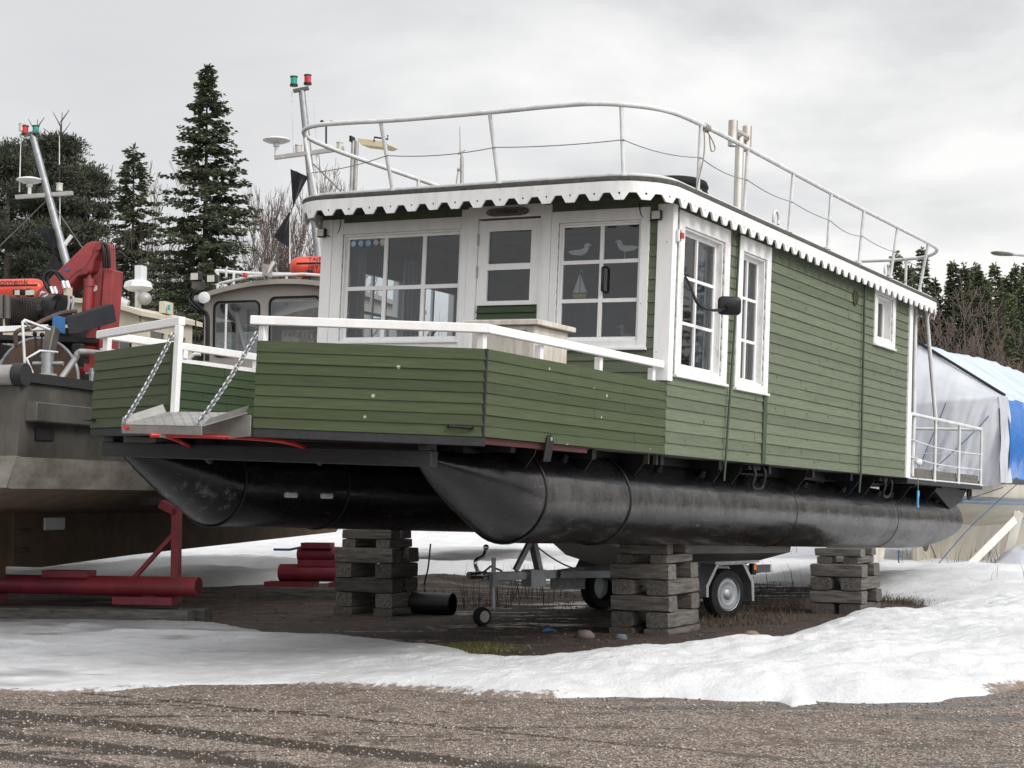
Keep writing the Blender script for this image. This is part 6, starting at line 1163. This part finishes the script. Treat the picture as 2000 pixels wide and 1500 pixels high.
def heap(s, t): q = wp(1930 + 130 * s, 1118, 29.4 + t * 2.6); h = .42 * math.sin(min(1, s * 1.7) * 1.57) * math.sin(math.pi * min(max(t, .0), 1)) ** .6; return Vector((q.x, q.y, .12 + h + .08 * fold(s * 6, t * 5, 1)))
vs, fs = local_grid(40, 24, heap); mb = MB(); mb.add(vs, fs); tag(mb.build('tarpaulin_heap', M_gtarp, None, smooth=80), 'grey tarpaulin heap lying in the snow at the right edge', 'tarpaulin')

# ================================================================== STREET LAMP
pl_ = wp(2075, 900, 62); SL = empty('street_lamp', 'grey street lamp whose flat head reaches in over the trees at the right edge', 'street lamp', (pl_.x, pl_.y, 0))
def sl(px, py): q = wp(px, py, 62); return (q.x - pl_.x, 0, q.z)
mb = MB(); mb.tube([(0, 0, 0), (0, 0, 6), sl(2075, 506)], [.11, .09, .06], 12); mb.tube([sl(2075, 506), sl(1975, 497)], .045, 8); mb.build('pole', M_steel, SL, smooth=40)
mb = MB(); mb.loft([[Vector(sl(px, py)) + Vector((0, a * s, b * s)) for a, b in rrect(.34, .16, .06)] for px, py, s in ((1978, 497.5, .55), (1970, 496.5, .8), (1955, 495.5, .95), (1943, 494.5, .85), (1936, 493.5, .4))]); mb.build('lamp_head', M_alud, SL, smooth=40)

# ================================================================== TREES
def quads_from(P, Dv, Wv, ln, wd):
    t = P + Dv * ln[:, None]; mid = P + Dv * (ln * .5)[:, None]; w_ = Wv * wd[:, None]; return np.stack([P, mid + w_, t, mid - w_], 1)
def unit(v): return v / (np.linalg.norm(v, axis=-1, keepdims=True) + 1e-9)
def spruce_parts(H, R, seed, dens=1.0, leaf=1.0, base0=.05, shape=.85, fine=1.0):
    r = np.random.default_rng(seed); segV = MB(); Q = []
    z = base0 * H; br = []
    while z < H * .985:
        k = z / H; n = int(r.integers(5, 9)); L0 = R * max(.03, (1 - k)) ** shape * (1 if k > base0 + .12 else .8)
        for j in range(n): br.append((z + r.normal(0, .014) * H * .6, r.uniform(0, 6.283), (L0 * (r.uniform(.5, 1.2) if r.random() < .8 else r.uniform(1.0, 1.3)) + .12)))
        z += H * .0165 * (1.1 - .55 * k) / fine
    for (z, a, Lb) in br:
        k = z / H; m = max(4, int(Lb / (.085 * leaf) * dens)); t = r.uniform(.08, 1, m) ** .8; dr = .42 * (1 - k) + .05
        rad_ = Lb * t * .97; zz = z - Lb * (dr * t * 1.25 - .55 * dr * t * t * 1.1 - .12 * k * t) ; ca, sa = math.cos(a), math.sin(a)
        off = r.normal(0, .05 * Lb * .6 + .03, m); P = np.stack([rad_ * ca - off * sa, rad_ * sa + off * ca, zz + r.normal(0, .04, m)], -1)
        for q in range(3):
            lat = r.choice([-1, 1], m) * r.uniform(.2, 1.1, m); out_ = r.uniform(.4, 1.0, m); dn = -r.uniform(-.15, .75, m) * (1 - .6 * k)
            Dv = unit(np.stack([out_ * ca - lat * sa, out_ * sa + lat * ca, dn], -1)); Wv = unit(np.cross(Dv, r.normal(0, 1, (m, 3)))); ln = r.uniform(.12, .30, m) * leaf * (1.1 - .5 * t); Q.append(quads_from(P, Dv, Wv, ln, ln * .20))
    m = int(40 * dens); P = np.stack([r.normal(0, .03, m), r.normal(0, .03, m), r.uniform(.93, 1.0, m) * H], -1); Dv = unit(np.stack([r.normal(0, .6, m), r.normal(0, .6, m), r.uniform(.2, 1, m)], -1)); Wv = unit(np.cross(Dv, r.normal(0, 1, (m, 3)))); Q.append(quads_from(P, Dv, Wv, np.full(m, .2) * leaf, np.full(m, .04) * leaf))
    V = np.concatenate(Q).reshape(-1, 3); Fq = np.arange(len(V)).reshape(-1, 4)
    segV.tube([(0, 0, -.3), (0, 0, H * .4), (0, 0, H * .98)], [H * .013 + .03, H * .009, .015], 8)
    for (z, a, Lb) in br[::3]: segV.tube([(0, 0, z), (math.cos(a) * Lb * .8, math.sin(a) * Lb * .8, z - Lb * .25 * (1 - z / H))], [.02, .006], 4)
    return V, Fq, segV
def pine_parts(H, seed, R=3.0, c0=.35, n=70, leaf=1.0, dens=1.0):
    r = np.random.default_rng(seed); mb = MB(); Q = []; mb.tube([(0, 0, -.3), (.1, 0, H * .5), (0, .1, H * .97)], [H * .016, H * .012, .03], 8)
    for i in range(n):
        k = r.uniform(c0, 1); prof = min(1, max(.04, 1.03 - k) / .5) ** .8 * min(1, .5 + (k - c0) / .25 * .5) * r.choice([1, .75, 1.12]); a = r.uniform(0, 6.283); rr_ = R * prof * r.uniform(.35, 1.0); z = H * k; c = np.array([math.cos(a) * rr_, math.sin(a) * rr_, z]); mb.tube([(0, 0, z - rr_ * .35), tuple(c * np.array([.5, .5, 1]) - np.array([0, 0, rr_ * .1])), tuple(c)], [.04, .03, .008], 4)
        m = int(230 * dens); g = unit(r.normal(0, 1, (m, 3))) * r.uniform(.2, 1.5, (m, 1)); s = R * r.uniform(.10, .20); P = c + g * s * np.array([1.3, 1.3, .42]); Dv = unit(g * .6 + r.normal(0, .6, (m, 3)) + np.array([0, 0, .5])); Wv = unit(np.cross(Dv, r.normal(0, 1, (m, 3)))); ln = r.uniform(.12, .28, m) * leaf; Q.append(quads_from(P, Dv, Wv, ln, ln * .12))
    V = np.concatenate(Q).reshape(-1, 3); return V, np.arange(len(V)).reshape(-1, 4), mb
def bare_parts(H, seed, spread=.5, depth=5, minr=.010, up=.35, lean=0, forks=(2, 4), stem=True, trunk=.02):
    r = random.Random(seed); tm, cm = MB(), MB()
    def grow(p, d, l, rad_, lv):
        n = 4 if lv < 2 else 3; pts = [p]; dd = d.copy()
        for i in range(n):
            dd = (dd + Vector((r.gauss(0, .10), r.gauss(0, .10), up * .12))).normalized(); pts.append(pts[-1] + dd * l / n)
        rs = [max(minr, rad_ * (1 - .55 * i / n)) for i in range(n + 1)]; (tm if lv == 0 else cm).tube(pts, rs, 6 if lv == 0 else 3, cap=False)
        if lv >= depth: return
        k = r.randint(*forks) + (3 if lv == 0 and stem else 0)
        for j in range(k):
            t = r.uniform(.3 if lv == 0 else .2, 1); i = min(int(t * n), n - 1); q = pts[i].lerp(pts[i + 1], t * n - i); a = r.uniform(0, 6.283); side = dd.cross(Vector((math.cos(a), math.sin(a), .3))).normalized(); nd = (dd * (1 - spread) + side * spread * r.uniform(.6, 1.3) + Vector((0, 0, up * .5))).normalized(); grow(q, nd, l * r.uniform(.45, .72), rs[i] * .6, lv + 1)
        grow(pts[-1], dd, l * .6, rs[-1] * .9, lv + 1)
    grow(Vector((0, 0, -.2)), Vector((lean, 0, 1)).normalized(), H * .5, H * trunk, 0); return tm, cm
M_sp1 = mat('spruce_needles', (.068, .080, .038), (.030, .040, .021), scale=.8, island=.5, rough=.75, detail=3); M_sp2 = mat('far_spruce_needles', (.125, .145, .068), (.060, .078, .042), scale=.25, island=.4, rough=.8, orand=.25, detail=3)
M_pine = mat('pine_needles', (.056, .064, .036), (.030, .036, .023), scale=.5, island=.4, rough=.8, detail=3)
M_bark = mat('bark', (.085, .065, .05), (.05, .04, .032), scale=6, rough=.9); M_birch = mat('birch_bark', (.34, .31, .28), (.16, .14, .125), scale=5, rough=.85); M_twig = mat('twigs', (.13, .095, .078), (.085, .062, .052), scale=3, rough=.9); M_twigr = mat('reddish_twigs', (.115, .078, .062), (.07, .048, .04), scale=2, rough=.9, island=.3)
def tree(name, label, x, y, V, Fq, mb, mleaf, mbark, group=None, rot=0):
    t = empty(name, label, 'tree', (x, y, 0), rot, group); mb.build('trunk', mbark, t, smooth=60); npmesh('crown', V, Fq, mleaf, t); return t
def at_top(px, py, Y): q = wp(px, py, Y); return q.x, Y, q.z   # position and height of a tree whose top shows at a pixel
x, y, h = at_top(405, 128, 58); V, Fq, mb = spruce_parts(h, 4.3, 3, dens=1.9, leaf=1.1, base0=.04, shape=.86, fine=1.25); tree('spruce_tree', 'tall dark spruce with a pointed top standing alone above the grey wheelhouse', x, y, V, Fq, mb, M_sp1, M_bark)
x, y, h = at_top(-25, 330, 74); V, Fq, mb = pine_parts(h, 29, 3.4, .12, 90, 1.0, 2.0); tree('pine_tree', 'low bushy pine cut by the left edge of the photo', x, y, V, Fq, mb, M_pine, M_bark, 'pines behind the workboats')
x, y, h = at_top(262, 288, 66); V, Fq, mb = spruce_parts(h, 3.3, 8, dens=1.5, leaf=1.2, shape=.72); tree('spruce_tree', 'slim shorter spruce left of the tall pointed spruce', x, y, V, Fq, mb, M_sp1, M_bark)
GL = 'pines behind the workboats'
for i, (px, py, Y, R_, lab) in enumerate(((118, 218, 70, 2.9, 'broad dark pine with a bare forked tip behind the left mast'), (70, 232, 73, 2.6, 'dark pine with a thin bare tip behind the green and red mast lamps'), (15, 290, 66, 3.0, 'bushy dark pine at the left edge of the photo'), (172, 330, 75, 2.2, 'lower dark pine on the right flank of the pine group'))):
    x, y, h = at_top(px, py, Y); V, Fq, mb = pine_parts(h * (.93 if i < 2 else 1), 20 + i, R_ * 1.1, .2, 105, 1.0, 2.6)
    if i < 2:
        rr0 = random.Random(i)
        for k in range(9): zz = h * (.88 + .012 * k); a = k * 2.4; mb.tube([(0, .1, zz), (math.cos(a) * .9 * (1.2 - k / 10), math.sin(a) * .5, zz + .55)], [.035, .012], 4)
        mb.tube([(0, .1, h * .9), (.05, .1, h * 1.0)], [.05, .015], 5)
    tree('pine_tree', lab, x, y, V, Fq, mb, M_pine, M_bark, GL)
def bare(name, label, px, py, Y, seed, mt, group=None, **k):
    x, y, h = at_top(px, py, Y); tm, cm = bare_parts(h * .78, seed, **k); t = empty(name, label, 'tree', (x, y, 0), 0, group); tm.build('trunk', mt, t, smooth=60); c = cm.build('crown', M_twig, t); top = max(v.co.z for v in c.data.vertices); t.scale = (h / top,) * 3; t.matrix_basis = Matrix.Translation((x, y, 0)) @ Matrix.Scale(h / top, 4); return t
bare('birch_tree', 'leafless birch with fine twigs right behind the slim spruce', 300, 268, 68, 4, M_birch, spread=.42, depth=6, forks=(2, 3), minr=.008, up=.5)
bare('birch_tree', 'leafless birch rising behind the black day shapes', 540, 318, 74, 9, M_birch, spread=.36, depth=6, forks=(2, 3), minr=.008, up=.6)
bare('birch_tree', 'leafless birch between the grey mast and the houseboat cabin', 620, 330, 78, 14, M_birch, spread=.36, depth=6, forks=(2, 3), minr=.008, up=.6)
bare('birch_tree', 'pale leafless birch top far behind the pines near the left edge', 45, 250, 95, 31, M_birch, spread=.36, depth=4, minr=.016, up=.6)
bare('birch_tree', 'leafless thin birch between pine group and slim spruce', 195, 300, 88, 37, M_birch, spread=.36, depth=6, forks=(2, 3), minr=.008, up=.6)
bare('broadleaf_tree', 'bare wide-branching tree standing in front of the dark spruces behind the blue tarpaulin', 1848, 540, 80, 23, M_birch, spread=.52, depth=5, minr=.016, up=.35, forks=(2, 3))
bare('birch_tree', 'reddish leafless birch at the right edge of the photo', 1994, 600, 85, 41, M_birch, spread=.42, depth=6, forks=(2, 3), minr=.008, up=.45)
for px, py, Y, sc, src, lab in ((335, 300, 76, 1, 0, 'leafless birch on the left flank of the tall pointed spruce'), (482, 372, 80, 1, 1, 'leafless birch just right of the tall pointed spruce'), (515, 345, 84, 1, 2, 'leafless birch left of the upper black day shape'), (590, 318, 86, 1, 1, 'leafless birch directly behind the leaning grey mast'), (228, 385, 86, 1, 0, 'low leafless birch between pine group and slim spruce')):
    bsrc = [o for o in COL.objects if o.name.startswith('birch_tree') and o.parent is None][src]; h0 = max((c.matrix_basis @ v.co).z for c in bsrc.children for v in c.data.vertices); o = copy_tree(bsrc); x, y, h = at_top(px, py, Y); o.location = (x, y, 0); o.rotation_euler = (0, 0, px * .7); o.scale = (h / h0,) * 3; tag(o, lab, 'tree')
# the spruce edge on the right, far behind: four models, copied
far = []
for k in range(4):
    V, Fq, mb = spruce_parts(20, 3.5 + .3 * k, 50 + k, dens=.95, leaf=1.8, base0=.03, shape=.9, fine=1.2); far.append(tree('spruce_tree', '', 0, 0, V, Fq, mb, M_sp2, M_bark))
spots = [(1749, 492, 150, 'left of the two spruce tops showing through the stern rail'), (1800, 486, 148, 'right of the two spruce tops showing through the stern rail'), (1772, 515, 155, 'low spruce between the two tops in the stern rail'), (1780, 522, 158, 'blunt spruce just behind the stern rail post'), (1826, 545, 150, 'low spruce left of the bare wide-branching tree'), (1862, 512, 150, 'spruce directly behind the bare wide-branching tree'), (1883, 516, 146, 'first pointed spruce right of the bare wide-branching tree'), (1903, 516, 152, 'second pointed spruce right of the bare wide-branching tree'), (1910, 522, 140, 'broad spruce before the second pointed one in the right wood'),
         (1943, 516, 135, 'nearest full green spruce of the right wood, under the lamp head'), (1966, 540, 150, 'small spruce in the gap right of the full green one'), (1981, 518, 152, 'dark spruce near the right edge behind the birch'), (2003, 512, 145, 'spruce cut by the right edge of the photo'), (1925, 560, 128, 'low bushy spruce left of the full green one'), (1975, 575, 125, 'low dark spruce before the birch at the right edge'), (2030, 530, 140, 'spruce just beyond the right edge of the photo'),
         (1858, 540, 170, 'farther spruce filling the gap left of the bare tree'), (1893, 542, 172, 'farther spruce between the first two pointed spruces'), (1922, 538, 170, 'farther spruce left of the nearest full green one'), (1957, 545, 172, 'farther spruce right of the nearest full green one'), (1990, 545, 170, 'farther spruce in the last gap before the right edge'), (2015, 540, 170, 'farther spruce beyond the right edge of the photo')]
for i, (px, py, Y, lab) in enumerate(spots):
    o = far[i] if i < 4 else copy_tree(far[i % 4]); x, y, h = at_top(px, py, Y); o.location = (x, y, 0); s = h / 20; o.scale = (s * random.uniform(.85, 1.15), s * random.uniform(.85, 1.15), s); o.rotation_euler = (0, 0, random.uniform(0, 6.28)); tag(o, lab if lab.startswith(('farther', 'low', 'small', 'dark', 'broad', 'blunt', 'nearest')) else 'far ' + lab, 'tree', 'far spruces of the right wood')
# spruces beside the yard on the right, outside the frame; the side windows mirror them
for i, (x, y, h) in enumerate(((33, 41, 12), (37, 45, 15), (30, 43, 9), (44, 46, 14), (36, 62, 13), (42, 70, 16), (47, 66, 15), (40, 56, 12), (52, 76, 17), (48, 84, 16), (58, 70, 17), (41, 84, 13))):
    o = copy_tree(far[i % 4]); o.location = (x, y, 0); o.rotation_euler = (0, 0, i); o.scale = (h / 20,) * 3; tag(o, 'spruce of the wood right of the frame, mirrored in the side windows', 'tree', 'spruces mirrored in the side windows')
# undergrowth and the depth of the woods: thin upright stems and twigs nobody could count
def brush(name, x0, x1, y0, y1, n, h0, h1, m, wd=.03, seed=1, tw=5, hf=None):
    r = np.random.default_rng(seed); x = r.uniform(x0, x1, n); y = r.uniform(y0, y1, n); h = r.uniform(h0, h1, n) * (1 if hf is None else hf(x)); Q = []
    P = np.stack([x, y, 0 * x - .2], -1); Dv = unit(np.stack([r.normal(0, .12, n), r.normal(0, .12, n), np.ones(n)], -1)); W_ = unit(np.stack([r.normal(0, 1, n), r.normal(0, .5, n), 0 * x], -1)); Q.append(quads_from(P, Dv, W_, h, np.full(n, wd)))
    for k in range(tw):
        t = r.uniform(.2, .95, n); B0 = P + Dv * (h * t)[:, None]; D2 = unit(Dv + r.normal(0, .55, (n, 3)) * np.array([1, 1, .5])); Q.append(quads_from(B0, D2, unit(np.cross(D2, r.normal(0, 1, (n, 3)))), h * r.uniform(.15, .5, n), np.full(n, wd * .6)))
    V = np.concatenate(Q).reshape(-1, 3); return npmesh(name, V, np.arange(len(V)).reshape(-1, 4), m, kind='stuff')
brush('brushwood', -30, -6, 60, 72, 4200, 3.5, 7.5, M_twigr, .013, 1, 14); brush('brushwood', -40, -4, 74, 96, 3600, 5, 9.5, M_twigr, .018, 2, 12)
brush('brushwood', -6, 8, 78, 96, 900, 4, 8, M_twigr, .03, 3, 7)
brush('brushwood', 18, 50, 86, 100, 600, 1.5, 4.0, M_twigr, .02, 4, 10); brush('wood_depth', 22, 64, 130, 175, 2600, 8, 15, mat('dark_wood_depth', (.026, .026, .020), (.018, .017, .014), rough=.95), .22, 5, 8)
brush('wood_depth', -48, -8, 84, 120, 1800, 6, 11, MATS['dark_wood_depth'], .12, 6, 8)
